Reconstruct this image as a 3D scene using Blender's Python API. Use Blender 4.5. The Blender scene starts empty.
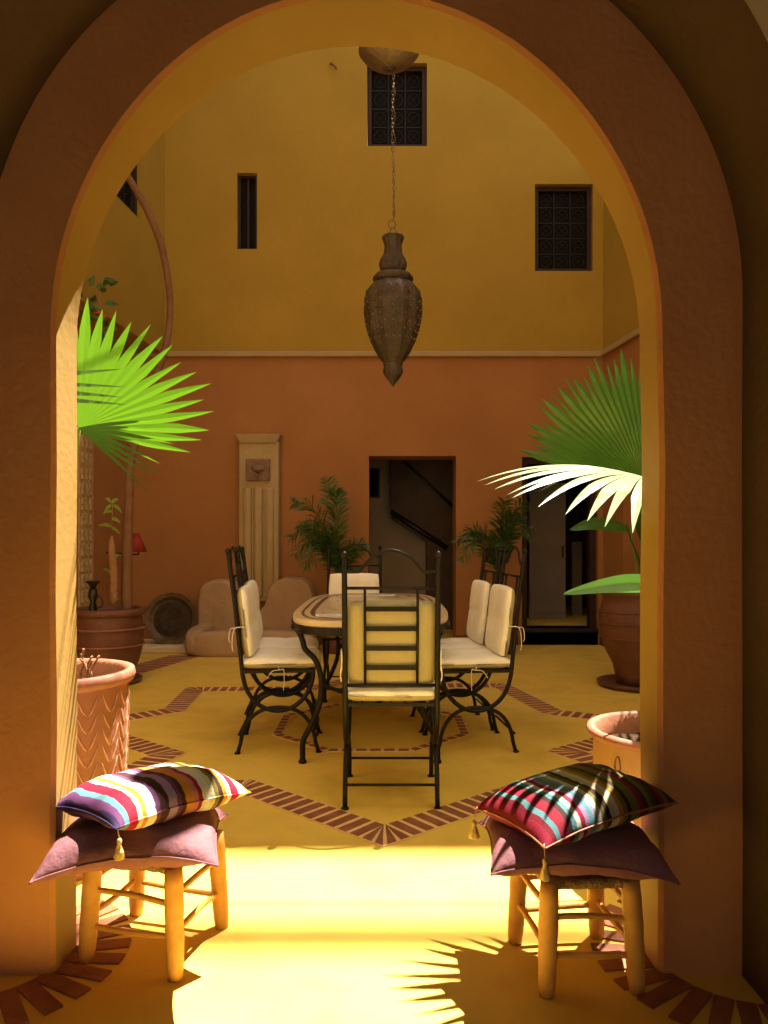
import bpy, bmesh, math, random
from mathutils import Vector, Matrix, noise
PI = math.pi
R = math.radians
C = bpy.context.scene.collection
random.seed(7)

# ------------------------------------------------------------------ camera, sky, sun, exposure
cam_d = bpy.data.cameras.new('camera'); cam = bpy.data.objects.new('camera', cam_d); C.objects.link(cam)
cam.location = (0, 0, 1.2); cam.rotation_euler = (R(90), 0, 0)
cam_d.sensor_width = 36; cam_d.lens = 740 / 1024 * 36; cam_d.shift_y = 26 / 1024
cam_d.clip_start = 0.02; cam_d.clip_end = 100
bpy.context.scene.camera = cam

world = bpy.data.worlds.new('world'); bpy.context.scene.world = world; world.use_nodes = True
bg = world.node_tree.nodes['Background']
bg.inputs[0].default_value = (1.0, 0.93, 0.78, 1); bg.inputs[1].default_value = 1.5

sun_d = bpy.data.lights.new('sun', 'SUN'); sun = bpy.data.objects.new('sun', sun_d); C.objects.link(sun)
sun_d.energy = 38.0; sun_d.color = (1.0, 0.93, 0.80); sun_d.angle = R(0.6)
SUN = Vector((-0.235, -0.325, -1.0)).normalized()
sun.rotation_euler = SUN.to_track_quat('-Z', 'Y').to_euler()
sun.location = (4, 9, 14)

vs = bpy.context.scene.view_settings
bpy.context.scene.display_settings.display_device = 'sRGB'
vs.view_transform = 'Standard'; vs.look = 'None'; vs.gamma = 1; vs.use_curve_mapping = False
vs.exposure = -0.38

# ------------------------------------------------------------------ materials
def nt(name):
    m = bpy.data.materials.new(name); m.use_nodes = True
    return m, m.node_tree, m.node_tree.nodes['Principled BSDF']
def ramp(t, stops, interp='LINEAR'):
    n = t.nodes.new('ShaderNodeValToRGB'); cr = n.color_ramp; cr.interpolation = interp
    while len(cr.elements) < len(stops): cr.elements.new(0.5)
    for e, (p, c) in zip(cr.elements, stops):
        e.position = p; e.color = (c[0], c[1], c[2], 1)
    return n
def coords(t, scale=(1, 1, 1), kind='Object'):
    tc = t.nodes.new('ShaderNodeTexCoord'); mp = t.nodes.new('ShaderNodeMapping')
    mp.inputs['Scale'].default_value = scale
    t.links.new(tc.outputs[kind], mp.inputs[0]); return mp.outputs[0]
def mottled(name, c1, c2, scale=2.0, rough=0.6, bump=0.1, bscale=30, spec=0.3, c3=None, detail=6, metal=0):
    m, t, b = nt(name)
    v = coords(t)
    n = t.nodes.new('ShaderNodeTexNoise'); n.inputs['Scale'].default_value = scale; n.inputs['Detail'].default_value = detail
    n.inputs['Roughness'].default_value = 0.6
    t.links.new(v, n.inputs['Vector'])
    st = [(0.3, c1), (0.7, c2)] if c3 is None else [(0.25, c1), (0.5, c2), (0.75, c3)]
    r = ramp(t, st); t.links.new(n.outputs[0], r.inputs[0]); t.links.new(r.outputs[0], b.inputs['Base Color'])
    if bump:
        n2 = t.nodes.new('ShaderNodeTexNoise'); n2.inputs['Scale'].default_value = bscale; n2.inputs['Detail'].default_value = 5
        t.links.new(v, n2.inputs['Vector'])
        bu = t.nodes.new('ShaderNodeBump'); bu.inputs['Strength'].default_value = bump; bu.inputs['Distance'].default_value = 0.02
        t.links.new(n2.outputs[0], bu.inputs['Height']); t.links.new(bu.outputs[0], b.inputs['Normal'])
    b.inputs['Roughness'].default_value = rough; b.inputs['Specular IOR Level'].default_value = spec; b.inputs['Metallic'].default_value = metal
    return m
def leafmat(name, col, trans, tw=0.5, rough=0.35):
    m, t, b = nt(name)
    v = coords(t)
    n = t.nodes.new('ShaderNodeTexNoise'); n.inputs['Scale'].default_value = 9; t.links.new(v, n.inputs['Vector'])
    r = ramp(t, [(0.3, tuple(c * 0.75 for c in col)), (0.7, col)]); t.links.new(n.outputs[0], r.inputs[0])
    t.links.new(r.outputs[0], b.inputs['Base Color']); b.inputs['Roughness'].default_value = rough
    tr = t.nodes.new('ShaderNodeBsdfTranslucent'); tr.inputs[0].default_value = (*trans, 1)
    mx = t.nodes.new('ShaderNodeMixShader'); mx.inputs[0].default_value = tw
    out = t.nodes['Material Output']
    t.links.new(b.outputs[0], mx.inputs[1]); t.links.new(tr.outputs[0], mx.inputs[2]); t.links.new(mx.outputs[0], out.inputs[0])
    return m
def stripes(name, cols, axis=0, rough=0.8):
    m, t, b = nt(name)
    v = coords(t, kind='Generated')
    n = t.nodes.new('ShaderNodeTexNoise'); n.inputs['Scale'].default_value = 5; t.links.new(v, n.inputs['Vector'])
    sx = t.nodes.new('ShaderNodeSeparateXYZ'); t.links.new(v, sx.inputs[0])
    ma = t.nodes.new('ShaderNodeMath'); ma.operation = 'MULTIPLY_ADD'; ma.inputs[1].default_value = 0.03
    t.links.new(n.outputs[0], ma.inputs[0]); t.links.new(sx.outputs[axis], ma.inputs[2])
    N = len(cols)
    # two ramps (32 stops at most each) chosen by the coordinate
    k = N // 2
    def mk(sub, a, z):
        r = ramp(t, [((i / len(sub)), c) for i, c in enumerate(sub)], 'CONSTANT')
        mr = t.nodes.new('ShaderNodeMapRange'); mr.inputs[1].default_value = a; mr.inputs[2].default_value = z
        t.links.new(ma.outputs[0], mr.inputs[0]); t.links.new(mr.outputs[0], r.inputs[0]); return r
    r1 = mk(cols[:k], 0.015, 0.515); r2 = mk(cols[k:], 0.515, 1.015)
    gt = t.nodes.new('ShaderNodeMath'); gt.operation = 'GREATER_THAN'; gt.inputs[1].default_value = 0.515
    t.links.new(ma.outputs[0], gt.inputs[0])
    mix = t.nodes.new('ShaderNodeMix'); mix.data_type = 'RGBA'
    t.links.new(gt.outputs[0], mix.inputs[0]); t.links.new(r1.outputs[0], mix.inputs[6]); t.links.new(r2.outputs[0], mix.inputs[7])
    n2 = t.nodes.new('ShaderNodeTexNoise'); n2.inputs['Scale'].default_value = 60; t.links.new(v, n2.inputs['Vector'])
    bu = t.nodes.new('ShaderNodeBump'); bu.inputs['Strength'].default_value = 0.25; bu.inputs['Distance'].default_value = 0.005
    t.links.new(n2.outputs[0], bu.inputs['Height']); t.links.new(bu.outputs[0], b.inputs['Normal'])
    t.links.new(mix.outputs[2], b.inputs['Base Color']); b.inputs['Roughness'].default_value = rough
    b.inputs['Specular IOR Level'].default_value = 0.15
    return m

M = {}
M['yellow'] = mottled('yellow_plaster', (.30, .187, .024), (.345, .217, .030), 1.3, .75, .12, 18, .15)
M['pink'] = mottled('terracotta_plaster', (.30, .132, .042), (.36, .163, .055), 1.1, .75, .12, 18, .15)
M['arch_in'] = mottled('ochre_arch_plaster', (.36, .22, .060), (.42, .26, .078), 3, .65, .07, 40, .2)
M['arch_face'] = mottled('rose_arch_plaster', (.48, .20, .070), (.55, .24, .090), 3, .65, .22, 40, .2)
M['arch_shade'] = mottled('shaded_reveal_plaster', (.07, .042, .025), (.10, .058, .036), 3, .7, .2, 40, .2)  # arch plaster with the reveal's shade put into the colour
M['front'] = mottled('cream_yellow_plaster', (.72, .50, .20), (.78, .56, .25), 2, .7, .15, 30, .2)
M['gallery'] = mottled('dark_gallery_plaster', (.30, .19, .11), (.36, .23, .13), 2, .8, .1, 20, .1)
M['courtyard_bounce'] = mottled('sun_bounce_cream', (.70, .56, .34), (.76, .62, .40), 2, .8, .1, 20, .1)  # unseen courtyard face of the arch, made pale to bounce sunlight
M['cream'] = mottled('cream_ledge', (.33, .23, .11), (.38, .27, .13), 4, .7, .1, 30, .2)
M['floor'] = mottled('ochre_floor', (.52, .34, .050), (.74, .51, .09), 1.6, .6, .06, 14, .15, (.60, .41, .07), 8)
M['brick'] = mottled('brown_brick', (.20, .07, .032), (.34, .13, .06), 9, .6, .3, 60, .3)
M['mortar'] = mottled('sandy_mortar', (.72, .45, .17), (.80, .54, .24), 9, .7, .2, 60, .2)
M['kerb'] = mottled('dark_skirting', (.10, .04, .02), (.14, .06, .03), 5, .6, .1, 30, .3)
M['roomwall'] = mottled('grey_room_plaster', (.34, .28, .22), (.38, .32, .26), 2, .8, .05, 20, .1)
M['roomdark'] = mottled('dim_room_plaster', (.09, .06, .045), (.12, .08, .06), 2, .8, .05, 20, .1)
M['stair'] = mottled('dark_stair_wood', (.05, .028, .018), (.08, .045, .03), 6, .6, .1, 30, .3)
M['iron'] = mottled('black_wrought_iron', (.008, .006, .005), (.013, .010, .008), 20, .42, .1, 80, .22)
M['window_wood'] = mottled('dark_window_wood', (.020, .008, .005), (.035, .013, .008), 12, .6, .1, 60, .3)
M['void'] = mottled('dark_room_behind', (.010, .009, .010), (.014, .012, .012), 4, .9, 0, 1, .1)
M['cloth'] = mottled('cream_cushion_cotton', (.88, .82, .68), (.92, .86, .74), 6, .85, .2, 40, .1)
M['lining'] = mottled('yellow_cushion_lining', (.40, .34, .18), (.45, .38, .21), 6, .85, .2, 40, .1)
M['mauve'] = mottled('mauve_cushion_cloth', (.19, .075, .085), (.24, .10, .11), 8, .8, .25, 50, .15)
M['stoolwood'] = mottled('honey_stool_wood', (.52, .24, .05), (.70, .36, .08), 12, .5, .2, 30, .3)
M['rush'] = mottled('rush_seat', (.30, .17, .05), (.45, .27, .09), 60, .8, .8, 120, .1)
M['terra'] = mottled('terracotta_pot', (.24, .09, .05), (.33, .13, .075), 5, .55, .2, 30, .35)
M['terra_dark'] = mottled('dark_terracotta', (.11, .045, .025), (.19, .075, .04), 6, .55, .2, 30, .35)
M['terra_light'] = mottled('pale_terracotta', (.32, .17, .07), (.39, .22, .09), 5, .6, .15, 30, .3)
M['carve'] = mottled('carved_pale_line', (.42, .22, .14), (.50, .28, .18), 5, .7, .1, 30, .2)
M['soil'] = mottled('dark_soil', (.03, .018, .01), (.07, .04, .02), 40, .95, 1.0, 60, .1)
M['stone'] = mottled('sandstone_fountain', (.30, .19, .10), (.42, .28, .16), 3, .8, .25, 25, .15, (.36, .23, .13))
M['stone_y'] = mottled('yellow_stone_column', (.36, .26, .12), (.44, .32, .16), 3, .8, .25, 25, .15)
M['plaque'] = mottled('brown_plaque', (.16, .09, .06), (.24, .14, .09), 14, .6, .5, 40, .3)
M['bronze'] = mottled('old_brass', (.07, .045, .022), (.16, .105, .055), 10, .5, .3, 50, .5, metal=.6)
M['lantern'] = mottled('tarnished_lantern_brass', (.020, .012, .006), (.065, .041, .020), 14, .55, .35, 90, .35, metal=.3)
M['palm'] = leafmat('fan_palm_leaf', (.08, .19, .008), (.095, .215, .008), .62, .5)
M['palm_dark'] = leafmat('deep_palm_leaf', (.07, .20, .03), (.10, .30, .02), .3, .3)
M['palm_glare'] = leafmat('glare_palm_leaf', (.42, .50, .28), (.15, .38, .03), .45, .25)  # sun glare put into the whitish base of the drooping leaf
M['date'] = leafmat('date_palm_leaf', (.05, .12, .02), (.05, .12, .01), .25)
M['stem'] = mottled('green_leaf_stalk', (.13, .20, .03), (.20, .28, .05), 8, .5, .1, 30, .3)
M['bark'] = mottled('brown_bark', (.22, .11, .05), (.34, .18, .09), 14, .85, .6, 40, .1)
M['trunk'] = mottled('smooth_brown_trunk', (.15, .075, .038), (.21, .11, .055), 10, .8, .4, 30, .1)
M['maroon'] = mottled('maroon_shade', (.22, .025, .02), (.30, .04, .03), 8, .8, .1, 30, .1)
M['tassel'] = mottled('gold_tassel_thread', (.50, .34, .14), (.66, .47, .22), 30, .8, .4, 90, .1)
M['string'] = mottled('cream_string', (.75, .66, .48), (.82, .73, .55), 30, .8, .1, 90, .1)
M['paper'] = mottled('pale_paper', (.78, .74, .68), (.84, .80, .75), 20, .7, 0, 1, .1)
M['ink'] = mottled('faded_print', (.30, .28, .34), (.40, .38, .42), 20, .7, 0, 1, .1)
M['carvedwood'] = mottled('pale_carved_panel', (.42, .30, .15), (.55, .40, .22), 30, .8, .9, 50, .1)
M['step'] = mottled('pale_step', (.62, .50, .30), (.70, .57, .36), 4, .7, .1, 30, .2)
M['doorgrey'] = mottled('grey_door_paint', (.20, .17, .15), (.25, .21, .18), 4, .6, .05, 30, .2)
M['black'] = mottled('black_metal', (.012, .010, .009), (.02, .017, .014), 10, .4, .1, 40, .4)
M['red'] = mottled('red_flower', (.45, .04, .02), (.6, .07, .03), 10, .6, 0, 1, .2)
# table top: pale travertine with a dark mosaic spray
def table_mat():
    m, t, b = nt('mosaic_table_stone')
    v = coords(t)
    n = t.nodes.new('ShaderNodeTexNoise'); n.inputs['Scale'].default_value = 6; n.inputs['Detail'].default_value = 5; t.links.new(v, n.inputs['Vector'])
    base = ramp(t, [(.3, (.56, .44, .26)), (.7, (.68, .54, .33))]); t.links.new(n.outputs[0], base.inputs[0])
    vo = t.nodes.new('ShaderNodeTexVoronoi'); vo.feature = 'DISTANCE_TO_EDGE'; vo.inputs['Scale'].default_value = 16; t.links.new(v, vo.inputs['Vector'])
    lt = t.nodes.new('ShaderNodeMath'); lt.operation = 'LESS_THAN'; lt.inputs[1].default_value = .09; t.links.new(vo.outputs['Distance'], lt.inputs[0])
    w = t.nodes.new('ShaderNodeTexNoise'); w.inputs['Scale'].default_value = 3.2; w.inputs['Detail'].default_value = 3; t.links.new(v, w.inputs['Vector'])
    g = t.nodes.new('ShaderNodeMath'); g.operation = 'GREATER_THAN'; g.inputs[1].default_value = .53; t.links.new(w.outputs[0], g.inputs[0])
    mu = t.nodes.new('ShaderNodeMath'); mu.operation = 'MULTIPLY'; t.links.new(lt.outputs[0], mu.inputs[0]); t.links.new(g.outputs[0], mu.inputs[1])
    sx = t.nodes.new('ShaderNodeSeparateXYZ'); t.links.new(v, sx.inputs[0]); last = mu
    for ax, lim_ in ((0, .27), (1, .74)):
        ab = t.nodes.new('ShaderNodeMath'); ab.operation = 'ABSOLUTE'; t.links.new(sx.outputs[ax], ab.inputs[0])
        ls = t.nodes.new('ShaderNodeMath'); ls.operation = 'LESS_THAN'; ls.inputs[1].default_value = lim_; t.links.new(ab.outputs[0], ls.inputs[0])
        m2 = t.nodes.new('ShaderNodeMath'); m2.operation = 'MULTIPLY'; t.links.new(last.outputs[0], m2.inputs[0]); t.links.new(ls.outputs[0], m2.inputs[1]); last = m2
    mu = last
    mix = t.nodes.new('ShaderNodeMix'); mix.data_type = 'RGBA'; t.links.new(mu.outputs[0], mix.inputs[0]); t.links.new(base.outputs[0], mix.inputs[6])
    mix.inputs[7].default_value = (.10, .055, .035, 1); t.links.new(mix.outputs[2], b.inputs['Base Color'])
    b.inputs['Roughness'].default_value = .3
    return m
M['table'] = table_mat()
M['inlay'] = mottled('brown_inlay_tiles', (.12, .05, .03), (.20, .09, .05), 30, .35, .1, 60, .4)

# ------------------------------------------------------------------ mesh helpers
class MB:
    def __init__(s): s.v = []; s.f = []; s.mi = []; s.sm = []
    def add(s, verts, faces, mi=0, smooth=True):
        o = len(s.v); s.v += [tuple(p) for p in verts]
        for f in faces: s.f.append([o + i for i in f]); s.mi.append(mi); s.sm.append(smooth)
        return s
    def box(s, x0, x1, y0, y1, z0, z1, mi=0):
        v = [(x, y, z) for z in (z0, z1) for y in (y0, y1) for x in (x0, x1)]
        return s.add(v, [(0, 2, 3, 1), (4, 5, 7, 6), (0, 1, 5, 4), (2, 6, 7, 3), (0, 4, 6, 2), (1, 3, 7, 5)], mi, False)
    def obox(s, c, ux, uy, uz, mi=0):
        c, ux, uy, uz = map(Vector, (c, ux, uy, uz))
        v = [c + ux * a + uy * b + uz * d for d in (-1, 1) for b in (-1, 1) for a in (-1, 1)]
        return s.add(v, [(0, 2, 3, 1), (4, 5, 7, 6), (0, 1, 5, 4), (2, 6, 7, 3), (0, 4, 6, 2), (1, 3, 7, 5)], mi, False)
    def tube(s, pts, r, n=8, mi=0, closed=False, flat=None):
        pts = [Vector(p) for p in pts]; N = len(pts)
        rs = r if isinstance(r, (list, tuple)) else [r] * N
        V = []; prev = None
        for i, p in enumerate(pts):
            if closed: d = pts[(i + 1) % N] - pts[i - 1]
            else: d = pts[min(i + 1, N - 1)] - pts[max(i - 1, 0)]
            d.normalize()
            a = prev if prev is not None else (Vector((0, 0, 1)) if abs(d.z) < .9 else Vector((1, 0, 0)))
            a = (a - d * a.dot(d)); 
            if a.length < 1e-5: a = d.orthogonal()
            a.normalize(); b = d.cross(a); prev = a
            for k in range(n):
                t = 2 * PI * k / n
                V.append(p + (a * math.cos(t) + b * math.sin(t)) * rs[i])
        F = []
        rng = N if closed else N - 1
        for i in range(rng):
            j = (i + 1) % N
            for k in range(n):
                F.append((i * n + k, i * n + (k + 1) % n, j * n + (k + 1) % n, j * n + k))
        if not closed:
            F.append(tuple(range(n))[::-1]); F.append(tuple((N - 1) * n + k for k in range(n)))
        return s.add(V, F, mi)
    def lathe(s, prof, n=32, c=(0, 0, 0), mi=0, flute=0, nf=0, caps=True, fr=None):
        V = []; F = []
        for i, (r, z) in enumerate(prof):
            for k in range(n):
                t = 2 * PI * k / n
                q = r
                if nf and (fr is None or fr[0] <= z <= fr[1]): q = r * (1 + flute * math.cos(nf * t))
                V.append((c[0] + q * math.cos(t), c[1] + q * math.sin(t), c[2] + z))
        for i in range(len(prof) - 1):
            for k in range(n):
                F.append((i * n + k, i * n + (k + 1) % n, (i + 1) * n + (k + 1) % n, (i + 1) * n + k))
        if caps:
            F.append(tuple(range(n))[::-1]); F.append(tuple((len(prof) - 1) * n + k for k in range(n)))
        return s.add(V, F, mi)
    def prism(s, poly, y0, y1, mi=0, axis='y'):
        n = len(poly)
        if axis == 'y': V = [(a, y0, b) for a, b in poly] + [(a, y1, b) for a, b in poly]
        else: V = [(a, b, y0) for a, b in poly] + [(a, b, y1) for a, b in poly]
        F = [tuple(range(n)), tuple(range(2 * n - 1, n - 1, -1))] + [(i, i + n, (i + 1) % n + n, (i + 1) % n) for i in range(n)]
        return s.add(V, F, mi, False)
    def build(s, name, mats, parent=None, loc=None, bevel=0, fix=True):
        me = bpy.data.meshes.new(name); me.from_pydata(s.v, [], s.f)
        for m in (mats if isinstance(mats, (list, tuple)) else [mats]): me.materials.append(m)
        me.polygons.foreach_set('material_index', s.mi); me.polygons.foreach_set('use_smooth', s.sm)
        if fix:
            bm = bmesh.new(); bm.from_mesh(me); bmesh.ops.recalc_face_normals(bm, faces=bm.faces); bm.to_mesh(me); bm.free()
        me.update()
        o = bpy.data.objects.new(name, me); C.objects.link(o)
        if parent is not None: o.parent = parent
        if loc: o.location = loc
        if bevel:
            b = o.modifiers.new('bevel', 'BEVEL'); b.width = bevel; b.segments = 2; b.limit_method = 'ANGLE'
        return o
def tag(o, label=None, cat=None, group=None, kind=None):
    if label: o['label'] = label
    if cat: o['category'] = cat
    if group: o['group'] = group
    if kind: o['kind'] = kind
    return o
def thing(name, label, cat, loc=(0, 0, 0), rz=0, group=None):
    o = bpy.data.objects.new(name, None); C.objects.link(o); o.empty_display_size = .1
    o.location = loc; o.rotation_euler = (0, 0, rz); return tag(o, label, cat, group)
def struct(name, mb, mats, **k):
    return tag(mb.build(name, mats, **k), kind='structure')
def dup(root, loc, rz, label, scale=None):
    r = root.copy(); C.objects.link(r); r.location = loc; r.rotation_euler = (0, 0, rz); r['label'] = label
    if scale: r.scale = scale
    for ch in list(root.children):
        c = ch.copy(); C.objects.link(c); c.parent = r
        for g in list(ch.children):
            d = g.copy(); C.objects.link(d); d.parent = c
    return r
def catmull(P, n=8):
    P = [Vector(p) for p in P]; out = []
    for i in range(len(P) - 1):
        a = P[max(i - 1, 0)]; b = P[i]; c = P[i + 1]; d = P[min(i + 2, len(P) - 1)]
        for k in range(n):
            t = k / n
            out.append(.5 * ((2 * b) + (c - a) * t + (2 * a - 5 * b + 4 * c - d) * t * t + (3 * b - a - 3 * c + d) * t ** 3))
    out.append(P[-1]); return out

# ------------------------------------------------------------------ setting: floor and walls
YB = 8.30                     # inner face of the far courtyard wall
TRIM = 3.26                   # height of the ledge between pink and yellow plaster
m = MB(); m.box(-6, 7.5, -3, 12.4, -.12, 0); struct('floor', m, M['floor'])

def wall_cells(name, us, zs, holes, mats, place, d0, d1, matfn, parent=None):
    """a wall of cells in (u, z) with rectangular openings; place(u, depth, z) -> point"""
    m = MB()
    def solid(i, j):
        if i < 0 or j < 0 or i >= len(us) - 1 or j >= len(zs) - 1: return False
        u = (us[i] + us[i + 1]) / 2; z = (zs[j] + zs[j + 1]) / 2
        return not any(h[0] < u < h[1] and h[2] < z < h[3] for h in holes)
    for i in range(len(us) - 1):
        for j in range(len(zs) - 1):
            if not solid(i, j): continue
            u0, u1, z0, z1 = us[i], us[i + 1], zs[j], zs[j + 1]; mi = matfn((z0 + z1) / 2)
            q = lambda a, b, c: place(a, b, c)
            m.add([q(u0, d0, z0), q(u1, d0, z0), q(u1, d0, z1), q(u0, d0, z1)], [(0, 1, 2, 3)], mi, False)
            m.add([q(u0, d1, z0), q(u0, d1, z1), q(u1, d1, z1), q(u1, d1, z0)], [(0, 1, 2, 3)], mi, False)
            for di, dj, a, b in ((-1, 0, (u0, z0), (u0, z1)), (1, 0, (u1, z1), (u1, z0)), (0, -1, (u1, z0), (u0, z0)), (0, 1, (u0, z1), (u1, z1))):
                if not solid(i + di, j + dj):
                    m.add([q(a[0], d0, a[1]), q(a[0], d1, a[1]), q(b[0], d1, b[1]), q(b[0], d0, b[1])], [(0, 1, 2, 3)], mi, False)
    return struct(name, m, mats, fix=False)

def px(x, y, Y=YB): return ((x - 384) / 740 * Y, 1.2 - (y - 538) / 740 * Y)
DL = (px(369, 0)[0], px(456, 0)[0], 0, px(0, 456)[1])
DR = (px(522, 0)[0], px(598, 0)[0], .17, px(0, 457)[1])
W1 = (px(367, 0)[0], px(427, 0)[0], px(0, 146)[1], px(0, 63)[1])
W2 = (px(535, 0)[0], px(593, 0)[0], px(0, 271)[1], px(0, 184)[1])
W3 = (px(237, 0)[0], px(257, 0)[0], px(0, 249)[1], px(0, 173)[1])
holes = [DL, DR, W1, W2, W3]
us = sorted({-3.6, 10.5} | {h[0] for h in holes} | {h[1] for h in holes})
zs = sorted({0, TRIM, 16.93} | {h[2] for h in holes} | {h[3] for h in holes})
wall_cells('wall_back', us, zs, holes, [M['pink'], M['yellow']], lambda u, d, z: (u, YB + d, z), 0, .4, lambda z: 0 if z < TRIM else 1)  # unseen top and right end stretched to shade the courtyard
# unseen rail on posts, added above it to cast the floor's thin shadow band
m = MB()
m.box(-3.6, 10.5, YB + .02, YB + .12, 18.80, 19.02)
struct('trim_5', m, M['iron'])
t_posts = MB()
for x in range(-3, 10, 3): t_posts.box(x + .2 - .012, x + .2 + .012, YB + .06, YB + .085, 16.93, 18.80)
struct('trim_6', t_posts, M['iron'])

def lx(Y): return -2.456 - .084 * (YB - Y)     # inner face of the left wall
def ll(Y): return lx(Y) - .39                     # the lower storey of the left wall is set back
def rx(Y): return 2.456 + .116 * (YB - Y)      # inner face of the right wall
# left wall (with a high window), right wall (with a dark doorway)
LWIN = (7.62 - .55, 7.62 + .02, px(0, 222, 7.62)[1], px(0, 222, 7.62)[1] + .9)
# window on the left wall: right jamb seen at x=143 -> solve Y
Yw = (-2.456 - .084 * YB) / ((143 - 384) / 740 - .084)
zw = 1.2 + (538 - 223) / 740 * Yw
LWIN = (Yw - .75, Yw, zw, zw + .95)
wall_cells('wall_left', [2.1, LWIN[0], LWIN[1], YB + .1], sorted([TRIM, LWIN[2], LWIN[3], 8.0]), [LWIN], [M['pink'], M['yellow']],
           lambda u, d, z: (lx(u) - d, u, z), 0, .75, lambda z: 0 if z < TRIM else 1)
wall_cells('wall_left_lower', [2.1, YB + .1], [0, TRIM], [], [M['pink']], lambda u, d, z: (ll(u) - d, u, z), 0, .35, lambda z: 0)
RD = (6.7, 7.79, 0.0, 2.05)
wall_cells('wall_right', [2.1, RD[0], RD[1], YB + .1], [0, 2.05, TRIM, 5.4], [RD], [M['pink'], M['yellow']],
           lambda u, d, z: (rx(u) + d, u, z), 0, .35, lambda z: 0 if z < TRIM else 1)
# cream ledge
m = MB(); m.box(ll(YB) , rx(YB), YB - .045, YB, TRIM - .035, TRIM + .03); struct('trim_1', m, M['cream'], bevel=.012)
m = MB()
v = [(rx(2.2) , 2.2), (rx(YB - .045), YB - .045), (rx(YB - .045) - .045, YB - .045), (rx(2.2) - .045, 2.2)]
m.prism(v, TRIM - .035, TRIM + .03, axis='z'); struct('trim_2', m, M['cream'], bevel=.012)
m = MB()
v = [(rx(7.8), 7.8), (rx(YB), YB), (rx(YB) - .04, YB), (rx(7.8) - .04, 7.8)]
m.prism(v, 0, .13, axis='z'); m.box(DR[1] + .02, rx(YB) - .03, YB - .035, YB, 0, .13); struct('baseboard_right', m, M['kerb'], bevel=.006)
m = MB(); m.box(DL[1] + .0, DR[0] - .05, YB - .03, YB, 0, .11); struct('baseboard_back', m, M['kerb'], bevel=.006)

# windows: frame, iron or wooden lattice, dark sheet standing in for the unlit room
def window(name, a, b, z0, z1, place, lattice=True, fw=.05):
    root = bpy.data.objects.new(name, None); C.objects.link(root); tag(root, kind='structure')
    def bx(mb, u0, u1, d0, d1, w0, w1):
        P = [place(u, d, z) for z in (w0, w1) for d in (d0, d1) for u in (u0, u1)]
        mb.add(P, [(0, 2, 3, 1), (4, 5, 7, 6), (0, 1, 5, 4), (2, 6, 7, 3), (0, 4, 6, 2), (1, 3, 7, 5)], 0, False)
    fr = MB()
    e = .004
    bx(fr, a + e, a + fw, .06, .13, z0 + e, z1 - e); bx(fr, b - fw, b - e, .06, .13, z0 + e, z1 - e)
    bx(fr, a + fw, b - fw, .06, .13, z0 + e, z0 + fw); bx(fr, a + fw, b - fw, .06, .13, z1 - fw, z1 - e)
    fr.build('window_frame', M['window_wood'], root)
    if lattice:
        g = MB(); nu = 3; w = (b - a - 2 * fw) / nu; nz = max(3, round((z1 - z0 - 2 * fw) / w)); h = (z1 - z0 - 2 * fw) / nz
        for i in range(1, nu): bx(g, a + fw + w * i - .006, a + fw + w * i + .006, .09, .10, z0 + fw, z1 - fw)
        for j in range(1, nz): bx(g, a + fw, b - fw, .09, .10, z0 + fw + h * j - .006, z0 + fw + h * j + .006)
        for i in range(nu):
            for j in range(nz):
                cu = a + fw + w * (i + .5); cz = z0 + fw + h * (j + .5)
                g.tube([place(cu + w * .34 * math.cos(t * PI / 8), .095, cz + h * .34 * math.sin(t * PI / 8)) for t in range(16)], .0055, 5, closed=True)
                for s1 in (-1, 1):
                    g.tube([place(cu - w * .5, .095, cz - s1 * h * .5), place(cu + w * .5, .095, cz + s1 * h * .5)], .004, 4)
        g.build('grille', M['iron'], root)
    else:
        g = MB(); bx(g, (a + b) / 2 - .012, (a + b) / 2 + .012, .08, .11, z0 + fw, z1 - fw); g.build('mullion', M['window_wood'], root)
    p = MB(); bx(p, a + fw, b - fw, .125, .135, z0 + fw, z1 - fw); p.build('dark_backing', M['void'], root)  # dark sheet in place of the room's shade
bk = lambda u, d, z: (u, YB + d, z)
window('window_1', *W1, bk); window('window_2', *W2, bk); window('window_3', *W3, bk, False, .03)
window('window_4', LWIN[0], LWIN[1], LWIN[2], LWIN[3], lambda u, d, z: (lx(u) - d, u, z), True)

# rooms behind the doorways
m = MB(); m.box(-.95, -.8, YB + .4, 11, 0, 2.9); m.box(.98, 1.1, YB + .4, 11, 0, 2.9); m.box(-.95, 1.1, 11, 11.1, 0, 2.9)
m.box(-.6, -.0001 + .02, 10.02, 10.1, 0, 2.9); m.box(-.8, .6, 10.05, 10.12, 0, 2.9)
struct('wall_stair_hall', m, M['roomwall'])
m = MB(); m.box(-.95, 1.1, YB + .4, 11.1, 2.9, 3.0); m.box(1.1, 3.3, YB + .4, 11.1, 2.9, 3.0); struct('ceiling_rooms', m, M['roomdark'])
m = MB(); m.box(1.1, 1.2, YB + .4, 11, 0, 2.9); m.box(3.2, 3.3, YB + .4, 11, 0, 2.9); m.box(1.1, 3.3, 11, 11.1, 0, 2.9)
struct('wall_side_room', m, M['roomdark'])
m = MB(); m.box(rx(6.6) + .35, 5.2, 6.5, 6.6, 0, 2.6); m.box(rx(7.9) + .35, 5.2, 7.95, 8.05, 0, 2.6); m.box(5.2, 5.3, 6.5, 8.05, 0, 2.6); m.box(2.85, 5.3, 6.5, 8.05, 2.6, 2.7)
struct('wall_east_room', m, M['roomdark'])
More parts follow.
